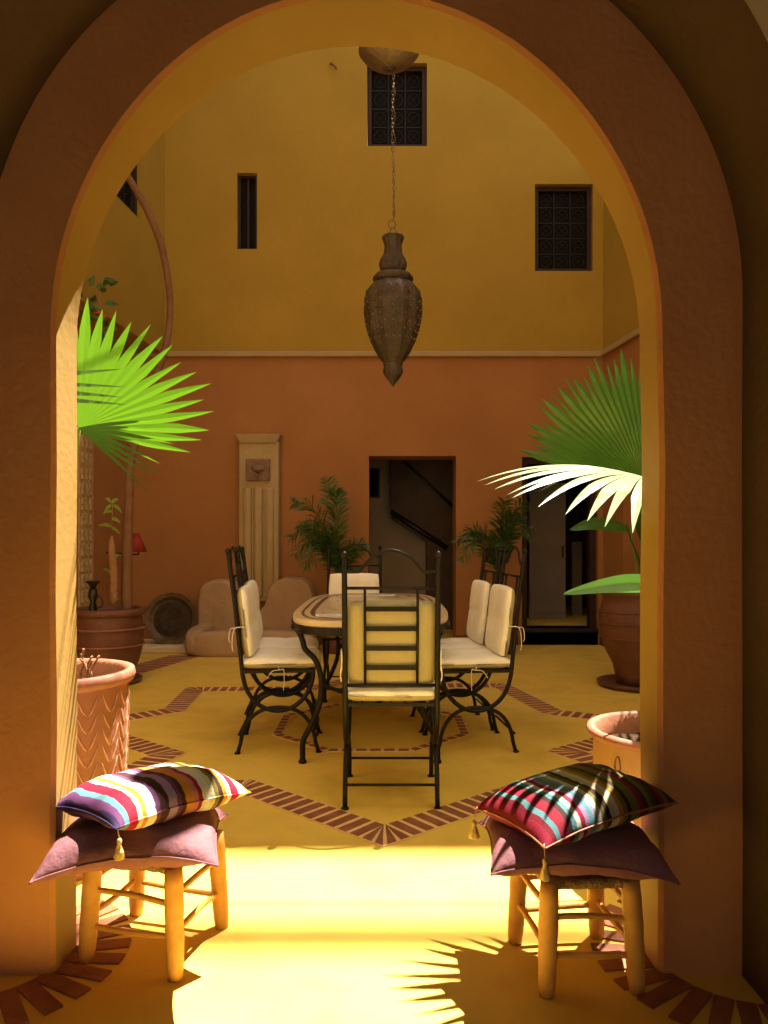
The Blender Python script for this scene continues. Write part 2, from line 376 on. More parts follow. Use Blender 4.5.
# stair mass inside the left doorway: a dark sloping flight against the grey wall
def pz(x, y, Y): return px(x, y, Y)
YS = 9.7
poly = [pz(391, 440, YS), pz(391, 517, YS), pz(427, 541, YS), pz(427, 538 + 740 * 1.2 / YS, YS), pz(470, 538 + 740 * 1.2 / YS, YS), pz(470, 440, YS)]
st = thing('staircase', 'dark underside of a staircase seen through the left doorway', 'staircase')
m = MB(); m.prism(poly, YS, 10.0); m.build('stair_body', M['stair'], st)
m = MB(); a = pz(403, 460, YS - .06); b = pz(452, 506, YS - .06)
m.tube([(a[0], YS - .04, a[1]), (b[0], YS - .04, b[1])], .02, 6); m.build('handrail', M['black'], st)
a = pz(391, 512, YS - .03); b = pz(447, 548, YS - .03)
m = MB(); m.tube([(a[0], YS - .03, a[1]), (b[0], YS - .03, b[1])], .035, 4); m.build('stringer', M['black'], st)
pf = thing('picture_frame', 'small black framed picture on the grey wall inside the left doorway', 'picture')
a = pz(362, 498, 10.0); b = pz(380, 468, 10.0)
m = MB(); m.box(a[0], b[0], 10.0, 10.02, a[1], b[1]); m.build('backing', M['void'], pf)
m = MB()
for q in ((a[0], b[0], a[1], a[1] + .02), (a[0], b[0], b[1] - .02, b[1]), (a[0], a[0] + .02, a[1], b[1]), (b[0] - .02, b[0], a[1], b[1])): m.box(q[0], q[1], 9.98, 10.01, q[2], q[3])
m.build('frame', M['black'], pf)
# right doorway: raised sill, step, door leaf inside
m = MB(); m.box(DR[0], DR[1], YB, YB + .4, 0, .17); m.box(1.2, 3.2, YB + .4, 11, 0, .17); struct('floor_side_room', m, M['floor'])
m = MB(); m.box(DR[0], DR[1], YB - .03, YB + .05, .145, .185); struct('trim_3', m, M['black'], bevel=.005)
m = MB(); dz = DR[3]
m.box(DR[0], DR[0] + .07, YB + .08, YB + .2, .18, dz); m.box(DR[1] - .07, DR[1], YB + .08, YB + .2, .18, dz); m.box(DR[0] + .07, DR[1] - .07, YB + .08, YB + .2, dz - .07, dz)
struct('door_1', m, M['window_wood'])
dc = thing('cupboard', 'tall grey cupboard standing inside the dark right doorway', 'cupboard', (0, 0, 0))
a = pz(529, 0, 9.4)[0]; b = pz(566, 0, 9.4)[0]
m = MB(); m.box(a, b, 9.4, 9.9, .17, 1.9); m.build('carcass', M['doorgrey'], dc, bevel=.008)
m = MB(); m.box(a + .01, b - .01, 9.38, 9.4, .25, 1.75); d_ = m.build('door', M['doorgrey'], dc, bevel=.006)
m = MB(); m.box(b - .06, b - .045, 9.35, 9.38, .95, 1.1); m.build('handle', M['black'], d_)
a = pz(572, 0, 9.9)[0]; b = pz(582, 0, 9.9)[0]
fs = thing('folding_screen', 'narrow grey panel leaning behind the cupboard in the dark right doorway', 'panel', (0, 0, 0))
m = MB(); m.box(a, b, 9.9, 9.93, .17, 1.15); m.build('panel', M['doorgrey'], fs); m = MB(); m.box(a - .02, b + .02, 9.9, 9.94, 1.15, 1.18); m.build('top_rail', M['black'], fs)

# ------------------------------------------------------------------ setting: the arch wall
XC = -.074; HW = .826; ZS = 1.75
YF, YN, YR = 2.18, 2.03, 1.69
corner = math.atan2(3.4 - ZS, 4.2)
angs = sorted(set([PI * i / 64 for i in range(65)] + [corner, PI - corner]), reverse=True)
jz = [0, .35, .7, 1.05, 1.4]
def wob(p, k): return k * (noise.noise(Vector((p[0] * 2.2, p[1] * 2.2, 3.1))) )
def profile(cx, hw, zs, rise, wk=0.008):
    P = [(cx - hw, z) for z in jz] if True else []
    for a in angs: P.append((cx + hw * math.cos(a), zs + rise * math.sin(a)))
    P += [(cx + hw, z) for z in reversed(jz)]
    return [(x + wob((x, z), wk), z) for x, z in P]
Pf = profile(XC, HW, ZS, .89); Pn = profile(XC, HW + .004, ZS, .94); Rg = profile(-.06, 1.043, 1.86, 1.07, .006)
Bd = [(-4.2, z) for z in jz]
for a in angs:
    c, s = math.cos(a), math.sin(a); k = min(4.2 / max(abs(c), 1e-9), (3.4 - ZS) / max(s, 1e-9)); Bd.append((c * k, ZS + s * k))
Bd += [(4.2, z) for z in reversed(jz)]
def strip(m, A, ya, B, yb, mi, smooth=False):
    n = len(A); V = [(x, ya, z) for x, z in A] + [(x, yb, z) for x, z in B]
    m.add(V, [(i, i + 1, n + i + 1, n + i) for i in range(n - 1)], mi, smooth)
m = MB()
EB = .012
def inset(A, B, k): return [(a[0] + (b[0] - a[0]) * k / max(math.hypot(b[0] - a[0], b[1] - a[1]), 1e-6), a[1] + (b[1] - a[1]) * k / max(math.hypot(b[0] - a[0], b[1] - a[1]), 1e-6)) for a, b in zip(A, B)]
Pn2 = inset(Pn, Rg, EB); Pf2 = inset(Pf, Bd, EB)
strip(m, Pf, YF - EB, Pn, YN + EB, 0, True); strip(m, Pn, YN + EB, Pn2, YN, 1, True); strip(m, Pf, YF - EB, Pf2, YF, 0, True)
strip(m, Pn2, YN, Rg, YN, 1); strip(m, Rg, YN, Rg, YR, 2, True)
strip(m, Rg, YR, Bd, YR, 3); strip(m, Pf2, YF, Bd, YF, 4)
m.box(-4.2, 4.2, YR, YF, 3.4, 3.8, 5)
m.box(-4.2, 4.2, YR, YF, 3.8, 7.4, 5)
struct('wall_arch', m, [M['arch_in'], M['arch_face'], M['arch_shade'], M['front'], M['courtyard_bounce'], M['pink']], fix=False)
# gallery the camera stands in
m = MB(); m.box(-4.2, 4.2, -3, YR, 3.3, 3.45); struct('ceiling', m, M['gallery'])
m = MB(); m.box(-4.3, -4.2, -3, YF, 0, 3.45); struct('wall_gallery_left', m, M['gallery'])
m = MB(); m.box(4.2, 4.3, -3, YF, 0, 3.45); struct('wall_gallery_right', m, M['gallery'])
m = MB(); m.box(-4.3, 4.3, -3.1, -3, 0, .8); m.box(-4.3, 4.3, -3.1, -3, 2.6, 3.45); m.box(-4.3, -1.7, -3.1, -3, .8, 2.6); m.box(1.7, 4.3, -3.1, -3, .8, 2.6); m.box(-.1, .1, -3.1, -3, .8, 2.6); struct('wall_gallery_rear', m, M['gallery'])  # openings added behind the camera for frontal fill light

# ------------------------------------------------------------------ brick bands in the floor
def band(name, P, w=.17, pitch=.070, gap=.022, closed=False):
    m = MB(); n = len(P)
    P = [Vector((p[0], p[1])) for p in P]
    segs = [(i, (i + 1) % n) for i in range(n if closed else n - 1)]
    def tang(i):
        if not closed and (i == 0 or i == n - 1): return None
        a = (P[i] - P[i - 1]).normalized(); b = (P[(i + 1) % n] - P[i]).normalized()
        ang = a.x * b.y - a.y * b.x; dt = a.dot(b)
        return math.tan(math.atan2(ang, dt) / 2)
    for i, j in segs:
        A, B = P[i], P[j]; d = (B - A).normalized(); nr = Vector((-d.y, d.x)); L = (B - A).length
        t0 = tang(i); t1 = tang(j)
        def lim(s): return ((s * t0) if t0 is not None else 0, L - ((s * t1) if t1 is not None else 0))
        def pt(t, s): q = A + d * t + nr * s; return (q.x, q.y)
        h = w / 2; la, lb = lim(h), lim(-h)
        quad = [pt(la[0], h), pt(lb[0], -h), pt(lb[1], -h), pt(la[1], h)]
        m.prism(quad, .0005, .0042, 1, 'z')
        k = -4
        while k * pitch < L + .4:
            a, b = k * pitch, k * pitch + pitch - gap; k += 1
            hs = h - .006
            qa = [min(max(a, lim(hs)[0] + .005), lim(hs)[1] - .005), min(max(b, lim(hs)[0] + .005), lim(hs)[1] - .005)]
            qb = [min(max(a, lim(-hs)[0] + .005), lim(-hs)[1] - .005), min(max(b, lim(-hs)[0] + .005), lim(-hs)[1] - .005)]
            if qa[1] - qa[0] < .004 and qb[1] - qb[0] < .004: continue
            j1 = random.uniform(-.002, .002)
            q = [pt(qa[0] + j1, hs), pt(qb[0], -hs), pt(qb[1] + j1, -hs), pt(qa[1], hs)]
            m.prism(q, .001, .0052, 0, 'z')
    return struct(name, m, [M['brick'], M['mortar']])
star = [(0, 2.98), (-.68, 3.58), (-1.40, 3.50), (-1.20, 4.10), (-1.95, 4.72), (-1.46, 5.15), (-1.50, 5.85), (-.6, 5.88), (-.05, 6.5),
        (.45, 6.0), (.95, 6.0), (1.16, 5.08), (1.80, 4.75), (1.02, 4.15), (1.40, 3.55), (.70, 3.56)]
band('trim_4', star, closed=True)
band('trim_7', [(-2.02, 7.5), (-2.2, 6.9), (-2.42, 6.2)], w=.34, pitch=.10)
oc = [(-.08 + .62 * math.cos(a * PI / 4 + PI / 8), 4.75 + .62 * math.sin(a * PI / 4 + PI / 8)) for a in range(8)]
band('trim_8', oc, w=.06, pitch=.08, closed=True)
# fan of bricks around each pillar foot
def brickfan(name, cx, cy, r, a0, a1, n):
    m = MB()
    for k in range(n):
        a = R(a0 + (a1 - a0) * k / (n - 1)); u = Vector((math.cos(a), math.sin(a), 0)); v = Vector((-u.y, u.x, 0))
        m.obox(Vector((cx, cy, .003)) + u * (r + .09), u * .085, v * .024, (0, 0, .003))
    struct(name, m, M['brick'])
brickfan('trim_9', -1.12, 2.12, .20, -118, 62, 15)
brickfan('trim_10', 1.0, 2.12, .22, 122, 318, 16)

# ------------------------------------------------------------------ fountain on the far wall
fo = thing('wall_fountain', 'sandstone wall fountain with a tall column and rounded basin on the far wall', 'fountain', (0, 0, 0))
def pill(m, cx, cy, cz, hx, hy, hz, e=4, n=28, k=14, mi=0):
    V = []; F = []
    for j in range(k + 1):
        ph = -PI / 2 + PI * j / k
        for i in range(n):
            th = 2 * PI * i / n
            f = lambda w: math.copysign(abs(w) ** (2 / e), w)
            x = f(math.cos(ph)) * f(math.cos(th)); y = f(math.cos(ph)) * f(math.sin(th)); z = f(math.sin(ph))
            p = Vector((cx + hx * x, cy + hy * y, cz + hz * z)); p += Vector((1, 1, 1)) * .012 * noise.noise(p * 4) 
            V.append(p)
    for j in range(k):
        for i in range(n): F.append((j * n + i, j * n + (i + 1) % n, (j + 1) * n + (i + 1) % n, (j + 1) * n + i))
    m.add(V, F, mi)
m = MB()   # basin: low front kerb with hollow
pill(m, -1.36, 7.52, .12, .66, .09, .14); pill(m, -1.93, 7.86, .13, .10, .42, .15); pill(m, -.79, 7.86, .13, .10, .42, .15)
pill(m, -1.36, 7.9, .05, .62, .4, .07)
m.build('basin', M['stone'], fo)
m = MB(); YFN = 7.98
tp = [(196, 650), (197, 604), (199, 590), (204, 583), (213, 580), (226, 580), (235, 585), (240, 597), (244, 610), (256, 616), (264, 606), (268, 592), (273, 582), (284, 578), (302, 579), (310, 585), (313, 597), (314, 650)]
tp = [(x, max(z, .02)) for x, z in (px(a, b, YFN) for a, b in tp)]
m.prism(tp, YFN, YB); m.build('back_rest', M['stone'], fo, bevel=.035)
m = MB(); nich = [px(a, b, YFN) for a, b in ((214, 640), (214, 606), (220, 600), (232, 600), (238, 608), (238, 640))]
m.prism(nich, YFN - .02, YFN + .05); m.build('panel', M['stone'], fo, bevel=.012)
cxl, cxr = px(239, 0, 8.2)[0], px(279, 0, 8.2)[0]; ctop = px(0, 441, 8.2)[1]
m = MB(); m.box(cxl, cxr, 8.17, 8.3, .5, ctop); 
m.tube([(cxl + .1, 8.165, .55), (cxl + .1, 8.165, ctop - .52)], .05, 12); m.tube([(cxr - .1, 8.165, .55), (cxr - .1, 8.165, ctop - .52)], .05, 12)
m.tube([(cxl + .22, 8.17, .55), (cxl + .22, 8.17, ctop - .52)], .055, 12)
m.build('column', M['stone_y'], fo, bevel=.02)
m = MB(); m.add([(cxl - .03, 8.13, ctop + .07), (cxr + .03, 8.13, ctop + .07), (cxr - .02, 8.15, ctop - .03), (cxl + .02, 8.15, ctop - .03),
                 (cxl - .03, 8.3, ctop + .07), (cxr + .03, 8.3, ctop + .07), (cxr - .02, 8.3, ctop - .03), (cxl + .02, 8.3, ctop - .03)],
                [(0, 1, 2, 3), (4, 7, 6, 5), (0, 4, 5, 1), (3, 2, 6, 7), (0, 3, 7, 4), (1, 5, 6, 2)], 0, False)
m.build('capital', M['cream'], fo, bevel=.01)
a = px(246, 481, 8.15); b = px(270, 459, 8.15)
m = MB(); m.box(a[0], b[0], 8.13, 8.18, a[1], b[1]); pq = m.build('plaque', M['plaque'], fo, bevel=.008)
m = MB(); pill(m, (a[0] + b[0]) / 2 + .01, 8.12, (a[1] + b[1]) / 2 + .02, .08, .03, .04, 2); m.tube([((a[0] + b[0]) / 2, 8.13, a[1] + .08), ((a[0] + b[0]) / 2, 8.07, a[1] + .05)], .014, 8); m.build('spout', M['plaque'], pq)
# pale low step and leaning dish
m = MB(); m.box(ll(7.68), -2.06, 7.68, YB, 0, .07); struct('trim_11', m, M['step'], bevel=.012)
dish = thing('brass_tray', 'large round dark brass tray leaning on the far wall left of the fountain', 'tray', (-2.285, 7.95, .075))
m = MB(); m.lathe([(.001, .0), (.20, .0), (.215, .004), (.235, .03), (.245, .035), (.275, .03), (.283, .036), (.285, .026), (.245, .02), (.215, -.01), (.001, -.012)], 16, caps=False)
o = m.build('tray_rim', M['bronze'], dish); o.rotation_euler = (R(78), 0, R(0)); o.location = (0, 0, .255)
m = MB(); m.lathe([(.001, .004), (.12, .004), (.13, .008), (.14, .004), (.19, .004)], 32, caps=False)
o = m.build('engraved_centre', M['lantern'], dish); o.rotation_euler = (R(78), 0, 0); o.location = (0, -.003, .255)
# small hook high on the yellow wall
a = px(334, 69)
m = MB(); m.tube(catmull([(a[0] - .04, YB + .01, a[1] + .06), (a[0] - .02, YB - .05, a[1] + .03), (a[0] + .02, YB - .07, a[1] - .02), (a[0] + .03, YB - .08, a[1] - .05)], 4), .012, 6)
tag(m.build('wall_hook', M['trunk']), 'small rusty hook sticking out of the upper yellow wall', 'hook')

# ------------------------------------------------------------------ dining table
TX, TY, TZ = -.075, 4.68, .78
table = thing('dining_table', 'long mosaic topped dining table with rounded ends on wrought iron legs', 'table', (TX, TY, 0))
def oval(hx, hy, e=4.0, n=96):
    f = lambda w: math.copysign(abs(w) ** (2 / e), w)
    return [(hx * f(math.cos(2 * PI * i / n)), hy * f(math.sin(2 * PI * i / n))) for i in range(n)]
m = MB(); m.prism(oval(.445, .95), TZ - .035, TZ, axis='z'); m.build('table_top', M['table'], table, bevel=.006)
def ringstrip(a, b, z0, z1):
    m = MB(); n = len(a)
    V = [(x, y, z1) for x, y in a] + [(x, y, z1) for x, y in b] + [(x, y, z0) for x, y in a] + [(x, y, z0) for x, y in b]
    F = []
    for i in range(n):
        j = (i + 1) % n
        F += [(i, j, n + j, n + i), (2 * n + i, 3 * n + i, 3 * n + j, 2 * n + j), (i, 2 * n + i, 2 * n + j, j), (n + i, n + j, 3 * n + j, 3 * n + i)]
    m.add(V, F, 0, False); return m
ringstrip(oval(.40, .905), oval(.385, .89), TZ, TZ + .0015).build('inlay_border', M['inlay'], table)
ringstrip(oval(.352, .857), oval(.325, .83), TZ, TZ + .0015).build('inlay_border', M['inlay'], table)
ringstrip(oval(.455, .96), oval(.43, .935), TZ - .075, TZ - .035).build('apron', M['iron'], table, bevel=.004)
for sx in (-1, 1):
    for sy in (-1, 1):
        P = [(sx * (.36 + q), sy * .73, z) for q, z in ((.06, .735), (.02, .70), (.0, .654), (-.015, .606), (-.07, .547), (-.10, .446), (-.092, .322), (-.05, .21), (-.005, .12), (.0, .05), (0, 0))]
        m = MB(); m.tube(catmull(P, 4), .0155, 8); m.lathe([(.022, 0), (.022, .012), (.016, .02)], 12, (sx * .36, sy * .73, 0)); m.build('leg', M['iron'], table)
m = MB()
for sy in (-1, 1): m.tube(catmull([(-.26, sy * .73, .42), (-.12, sy * .68, .36), (0, sy * .6, .34), (.12, sy * .68, .36), (.26, sy * .73, .42)], 5), .011, 6)
m.tube(catmull([(0, -.6, .34), (0, -.2, .42), (0, .2, .42), (0, .6, .34)], 6), .011, 6)
m.build('stretcher', M['iron'], table)
def leaflet(loc, rz, w, h, label):
    t_ = thing('leaflet', label, 'leaflet', loc, rz, 'leaflets on the table')
    m = MB(); m.box(-w, w, -h, h, 0, .003); m.build('sheet', M['paper'], t_)
    m = MB()
    for k in range(4): m.box(-w * .8, w * (.1 + .2 * (k % 2)), h * (-.7 + .4 * k), h * (-.55 + .4 * k), .003, .0036)
    m.box(w * .35, w * .8, -h * .4, h * .5, .003, .0036); m.build('print', M['ink'], t_)
leaflet((-.27, 4.0, TZ + .0016), R(8), .10, .055, 'white printed leaflet at the near left end of the mosaic table')
leaflet((-.03, 5.42, TZ + .0016), R(-6), .11, .05, 'white printed leaflet at the far end of the mosaic table')

# ------------------------------------------------------------------ chairs
def cushion(hx, hy, hz, tuft=True, n=26, seamv=False):
    m = MB(); V = []; F = []
    def prof(u, v):
        e = (1 - abs(u) ** 7) * (1 - abs(v) ** 7)
        return max(e, 0) ** .35
    for side in (1, -1):
        for j in range(n + 1):
            for i in range(n + 1):
                u = -1 + 2 * i / n; v = -1 + 2 * j / n
                u = math.sin(u * PI / 2) ; v = math.sin(v * PI / 2)
                h = prof(u, v)
                if tuft and side == 1: h -= .28 * math.exp(-(u * u) / .012) * (1 - v ** 4) + .22 * math.exp(-(v * v) / .012) * (1 - u ** 4)
                cr = 1 - .05 * (abs(u * v)) ** 3
                V.append((hx * u * cr, hy * v * cr, side * hz * h + .004 * noise.noise(Vector((u * 2, v * 2, side)))))
    o = (n + 1) ** 2
    for s_ in (0, 1):
        for j in range(n):
            for i in range(n):
                q = [s_ * o + j * (n + 1) + i, s_ * o + j * (n + 1) + i + 1, s_ * o + (j + 1) * (n + 1) + i + 1, s_ * o + (j + 1) * (n + 1) + i]
                F.append(q if s_ == 0 else q[::-1])
    nf1 = n * n
    edge = [i for i in range(n + 1)] + [(j) * (n + 1) + n for j in range(1, n + 1)] + [n * (n + 1) + i for i in range(n - 1, -1, -1)] + [j * (n + 1) for j in range(n - 1, 0, -1)]
    for a in range(len(edge)):
        p, q = edge[a], edge[(a + 1) % len(edge)]; F.append((p, o + p, o + q, q))
    m.add(V, F); m.mi = [1 if nf1 <= i < 2 * nf1 else 0 for i in range(len(F))]; return m
def make_chair(label):
    t = thing('dining_chair', label, 'chair', group='wrought iron dining chairs around the mosaic table')
    r = .0125; I = M['iron']
    ws = .205
    for s in (-1, 1):
        y = s * ws
        post = [(-.275, y, 1.115), (-.235, y, .80), (-.205, y, .52), (-.197, y, .44)]
        arc = [(-.195 * math.cos(a), y, .455 - .22 * math.sin(a)) for a in [PI * k / 18 for k in range(1, 19)]]
        m = MB(); m.tube(catmull(post, 5) + arc, r, 8)
        m.lathe([(.001, -.014), (.012, -.01), (.0165, 0), (.013, .012), (.004, .018), (.001, .018)], 10, (-.277, y, 1.125), caps=False)
        m.build('side_frame', I, t)
        leg = []
        for k in range(21):
            a = PI * k / 20; leg.append((-.21 * math.copysign(abs(math.cos(a)) ** .85, math.cos(a)) * (1.07 if k in (0, 20) else 1), y, .255 * math.sin(a) ** .8))
        m = MB(); m.tube(leg, .011, 8)
        for fx in (-.225, .225): m.lathe([(.018, 0), (.018, .006), (.012, .01)], 10, (fx, y, 0))
        m.build('leg', I, t)
    m = MB()
    for y in (-ws, ws): m.box(-.2, .2, y - .011, y + .011, .448, .464)
    for x in (-.2, .189): m.box(x, x + .011, -ws, ws, .448, .464)
    for k in range(5): m.box(-.2, .2, -.13 + k * .065 - .004, -.13 + k * .065 + .004, .452, .46)
    m.build('seat_frame', I, t)
    for x, z in ((-.217, .105), (.217, .095)):
        m = MB(); m.tube([(x, -ws, z), (x, ws, z)], .0065, 6); m.build('stretcher', I, t)
    bx_ = lambda z: -.205 - (z - .52) * .118
    m = MB()
    for z, th in ((.98, .007), (.545, .008)): m.tube([(bx_(z), -ws, z), (bx_(z), ws, z)], th, 6)
    for y in (-.116, .116): m.tube([(bx_(.545), y, .545), (bx_(.98), y, .98)], .007, 6)
    for z in (.625, .712, .80, .888):
        m.obox((bx_(z), 0, z), (.003, 0, 0), (0, .116, 0), (-.001, 0, .011))
    for s in (-1, 1):
        pass
    cp = [(y, z) for y, z in ((-ws, 1.052), (-.15, 1.052), (-.135, 1.058), (-.11, 1.088), (-.07, 1.125), (0, 1.147), (.07, 1.125), (.11, 1.088), (.135, 1.058), (.15, 1.052), (ws, 1.052))]
    m.tube(catmull([(bx_(z), y, z) for y, z in cp], 4), .007, 6)
    m.build('backrest', I, t)
    sc = cushion(.225, .215, .034, True).build('seat_cushion', [M['cloth'], M['lining']], t, (.012, 0, .498))
    bc = cushion(.20, .20, .034, True).build('back_cushion', [M['cloth'], M['lining']], t)
    bc.rotation_euler = (0, R(90 - 6.7), 0); bc.location = (-.185, 0, .725)
    for s in (-1, 1):
        y = s * (ws + .012)
        m = MB(); m.tube(catmull([(-.17, s * .19, .70), (-.20, y, .705), (-.235, y + s * .004, .70), (-.25, y, .66), (-.252, y + s * .006, .60), (-.247, y + s * .002, .57)], 4), .0028, 5)
        m.tube(catmull([(-.235, y + s * .004, .70), (-.262, y, .695), (-.27, y, .64), (-.262, y, .62)], 4), .0025, 5)
        m.build('tie', M['string'], t)
        m = MB(); m.tube(catmull([(.0, s * .21, .485), (.01, y, .465), (.03, y + s * .006, .47), (.035, y + s * .006, .43), (.03, y, .35)], 4), .0025, 5)
        m.tube(catmull([(.01, y, .465), (-.03, y + s * .005, .46), (-.06, y + s * .004, .42)], 4), .0025, 5)
        m.build('tie', M['string'], t)
    return t
c0 = make_chair('iron dining chair at the near end, its laddered back turned to the viewer')
c0.location = (.032, 3.50, 0); c0.rotation_euler = (0, 0, R(90))
dup(c0, (-.605, 4.335, 0), R(4), 'iron dining chair on the left side of the table, the one nearer the viewer')
dup(c0, (-.665, 4.83, 0), R(5), 'iron dining chair on the left side of the table, mostly hidden behind the nearer one')
dup(c0, (.495, 4.33, 0), R(186), 'iron dining chair on the right side of the table, the one nearer the viewer')
dup(c0, (.435, 4.80, 0), R(186), 'iron dining chair on the right side of the table, behind the nearer one')
dup(c0, (-.235, 5.63, 0), R(-90), 'iron dining chair at the far end of the table, facing the viewer')

# ------------------------------------------------------------------ stools and cushions
def stool(label, feet, zt, cx, cy):
    t = thing('stool', label, 'stool', (cx, cy, 0), 0, 'low wooden stools in the archway')
    W = M['stoolwood']; tops = []
    for (x, y) in feet:
        x -= cx; y -= cy; tx, ty = x * .90, y * .90; tops.append(((x, y), (tx, ty)))
        m = MB(); m.tube([(x + (tx - x) * k / 8, y + (ty - y) * k / 8, zt * k / 8) for k in range(9)], [.020, .0235, .0245, .026, .025, .027, .026, .026, .024], 14); m.build('leg', W, t)
    def at_(i, z): (a, b), (c, d) = tops[i]; k = z / zt; return (a + (c - a) * k, b + (d - b) * k, z)
    for i in range(4):
        j = (i + 1) % 4
        for z in ((.10, .20) if i % 2 == 0 else (.12, .22)):
            m = MB(); m.tube(catmull([at_(i, z), tuple((p + q) / 2 + random.uniform(-.003, .003) for p, q in zip(at_(i, z), at_(j, z))), at_(j, z + random.uniform(-.012, .012))], 4), .0085, 8); m.build('rung', W, t)
    m = MB(); n = 16; V = []; F = []
    q = [Vector((*b, 0)) * 1.06 for a, b in tops]
    for j in range(n + 1):
        for i in range(n + 1):
            u, v = i / n, j / n
            p = (q[0] * (1 - u) + q[1] * u) * (1 - v) + (q[3] * (1 - u) + q[2] * u) * v
            V.append((p.x, p.y, zt + .006 - .012 * math.sin(PI * u) * math.sin(PI * v) + .003 * math.sin(i * 3.1)))
    for j in range(n):
        for i in range(n): a = j * (n + 1) + i; F.append((a, a + 1, a + n + 2, a + n + 1))
    m.add(V, F); o = m.build('woven_seat', M['rush'], t); sd = o.modifiers.new('solid', 'SOLIDIFY'); sd.thickness = .022
    return t
sL = [(-.844, 2.10), (-.567, 2.014), (-.50, 2.283), (-.790, 2.36)]
sR = [(.427, 1.943), (.669, 1.955), (.640, 2.226), (.389, 2.198)]
stool('low honey coloured wooden stool on the left side of the archway', sL, .295, -.675, 2.19)
stool('low honey coloured wooden stool on the right side of the archway', sR, .29, .53, 2.08)
def pillow(name, hx, hy, hz, mat, pinch=.10, n=34, sag=0, dent=0, seed=0, wr=.006):
    m = MB(); V = []; F = []
    for side in (1, -1):
        for j in range(n + 1):
            for i in range(n + 1):
                u = math.sin((-1 + 2 * i / n) * PI / 2); v = math.sin((-1 + 2 * j / n) * PI / 2)
                h = max((1 - u ** 4) * (1 - v ** 4), 0) ** .6
                kx = 1 - pinch * (1 - v ** 2) * abs(u) ** 3 * .5; ky = 1 - pinch * (1 - u ** 2) * abs(v) ** 3 * .5
                x, y = hx * u * kx, hy * v * ky
                z = side * hz * h * (1 if side == 1 else .75)
                z += wr * noise.noise(Vector((u * 3 + seed, v * 3, side))) * (1 if h > .05 else .3) + wr * .5 * noise.noise(Vector((u * 9, v * 9 + seed, side))) * h
                z += sag * (u * u * v * v) + dent * (1 - u * u) * (1 - v * v)
                V.append((x, y, z))
    o = (n + 1) ** 2
    for s_ in (0, 1):
        for j in range(n):
            for i in range(n):
                a = s_ * o + j * (n + 1) + i; q = [a, a + 1, a + n + 2, a + n + 1]; F.append(q if s_ == 0 else q[::-1])
    edge = [i for i in range(n + 1)] + [j * (n + 1) + n for j in range(1, n + 1)] + [n * (n + 1) + i for i in range(n - 1, -1, -1)] + [j * (n + 1) for j in range(n - 1, 0, -1)]
    for a in range(len(edge)): p, q = edge[a], edge[(a + 1) % len(edge)]; F.append((p, o + p, o + q, q))
    m.add(V, F); return m.build(name, mat), [V[i] for i in edge]
def piping(edge, mat, parent, r=.003):
    m = MB(); m.tube(edge, r, 6, closed=True); m.build('piping', mat, parent)
def tassel(parent, p, drop, s=1.0):
    # hangs straight down whatever the tilt of its cushion
    Mi = parent.matrix_basis.inverted()
    w = parent.matrix_basis @ Vector(p)
    m = MB(); m.tube([w, w + Vector((drop[0] * .5, drop[1] * .5, -.012 * s)), w + Vector((drop[0], drop[1], -.03 * s))], .0018, 5)
    c = w + Vector((drop[0], drop[1], -.03 * s))
    m.lathe([(.002, 0), (.006 * s, -.004), (.006 * s, -.012), (.0042 * s, -.016), (.009 * s, -.030), (.013 * s, -.050), (.010 * s, -.053)], 12, c, flute=.12, nf=6)
    m.v = [tuple(Mi @ Vector(v)) for v in m.v]
    m.build('tassel', M['tassel'], parent)
o, e = pillow('floor_cushion', .232, .205, .066, M['mauve'], .16, sag=-.035, seed=3, wr=.010)
tag(o, 'plump mauve cushion on the left stool, under the bright striped cushion', 'cushion', 'mauve cushions on the stools')
o.location = (-.692, 2.10, .362); o.rotation_euler = (R(-3), R(-2), R(8)); bpy.context.view_layer.update(); piping(e, M['mauve'], o)
o, e = pillow('floor_cushion', .236, .19, .064, M['mauve'], .14, sag=-.03, seed=9, wr=.010)
tag(o, 'dark mauve cushion on the right stool, under the shaded striped cushion', 'cushion', 'mauve cushions on the stools')
o.location = (.515, 2.06, .360); o.rotation_euler = (R(-2), R(2), R(-2)); bpy.context.view_layer.update(); piping(e, M['mauve'], o)
mar, wht, org, pur, brn, tea, oli, lil, crm, nav = (.34, .012, .035), (.78, .72, .58), (.66, .26, .03), (.16, .05, .14), (.07, .025, .02), (.12, .30, .32), (.20, .17, .03), (.38, .24, .42), (.70, .60, .36), (.05, .03, .09)
SL = [nav, pur, tea, mar, mar, crm, org, wht, wht, pur, brn, brn, lil, lil, pur, brn, org, org, (.55, .2, .18), mar, wht, wht, crm, oli, brn, org, wht, mar, mar, crm, wht, org]
SR = [mar, mar, (.22, .01, .02), tea, mar, mar, brn, tea, wht, mar, lil, tea, (.3, .32, .4), wht, oli, brn, crm, wht, org, oli, brn, oli, oli, mar, brn, oli, (.10, .06, .05), brn, mar, oli, brn, pur]
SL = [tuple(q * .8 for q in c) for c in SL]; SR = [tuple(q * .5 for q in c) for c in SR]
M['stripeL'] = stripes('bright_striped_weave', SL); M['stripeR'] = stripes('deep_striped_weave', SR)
o, e = pillow('throw_cushion', .215, .17, .066, M['stripeL'], .10, seed=5, sag=-.012)
tag(o, 'brightly striped cushion with a small tassel, topmost on the left stool', 'cushion', 'striped cushions on the stools')
o.location = (-.66, 2.115, .465); o.rotation_euler = (R(-4), R(3), R(50)); bpy.context.view_layer.update()
piping(e, M['stripeL'], o, .0025); tassel(o, (-.205, -.155, -.005), (.012, -.012)); 
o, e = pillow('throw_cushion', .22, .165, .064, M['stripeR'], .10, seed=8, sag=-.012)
tag(o, 'crimson and olive striped cushion with two tassels, topmost on the right stool', 'cushion', 'striped cushions on the stools')
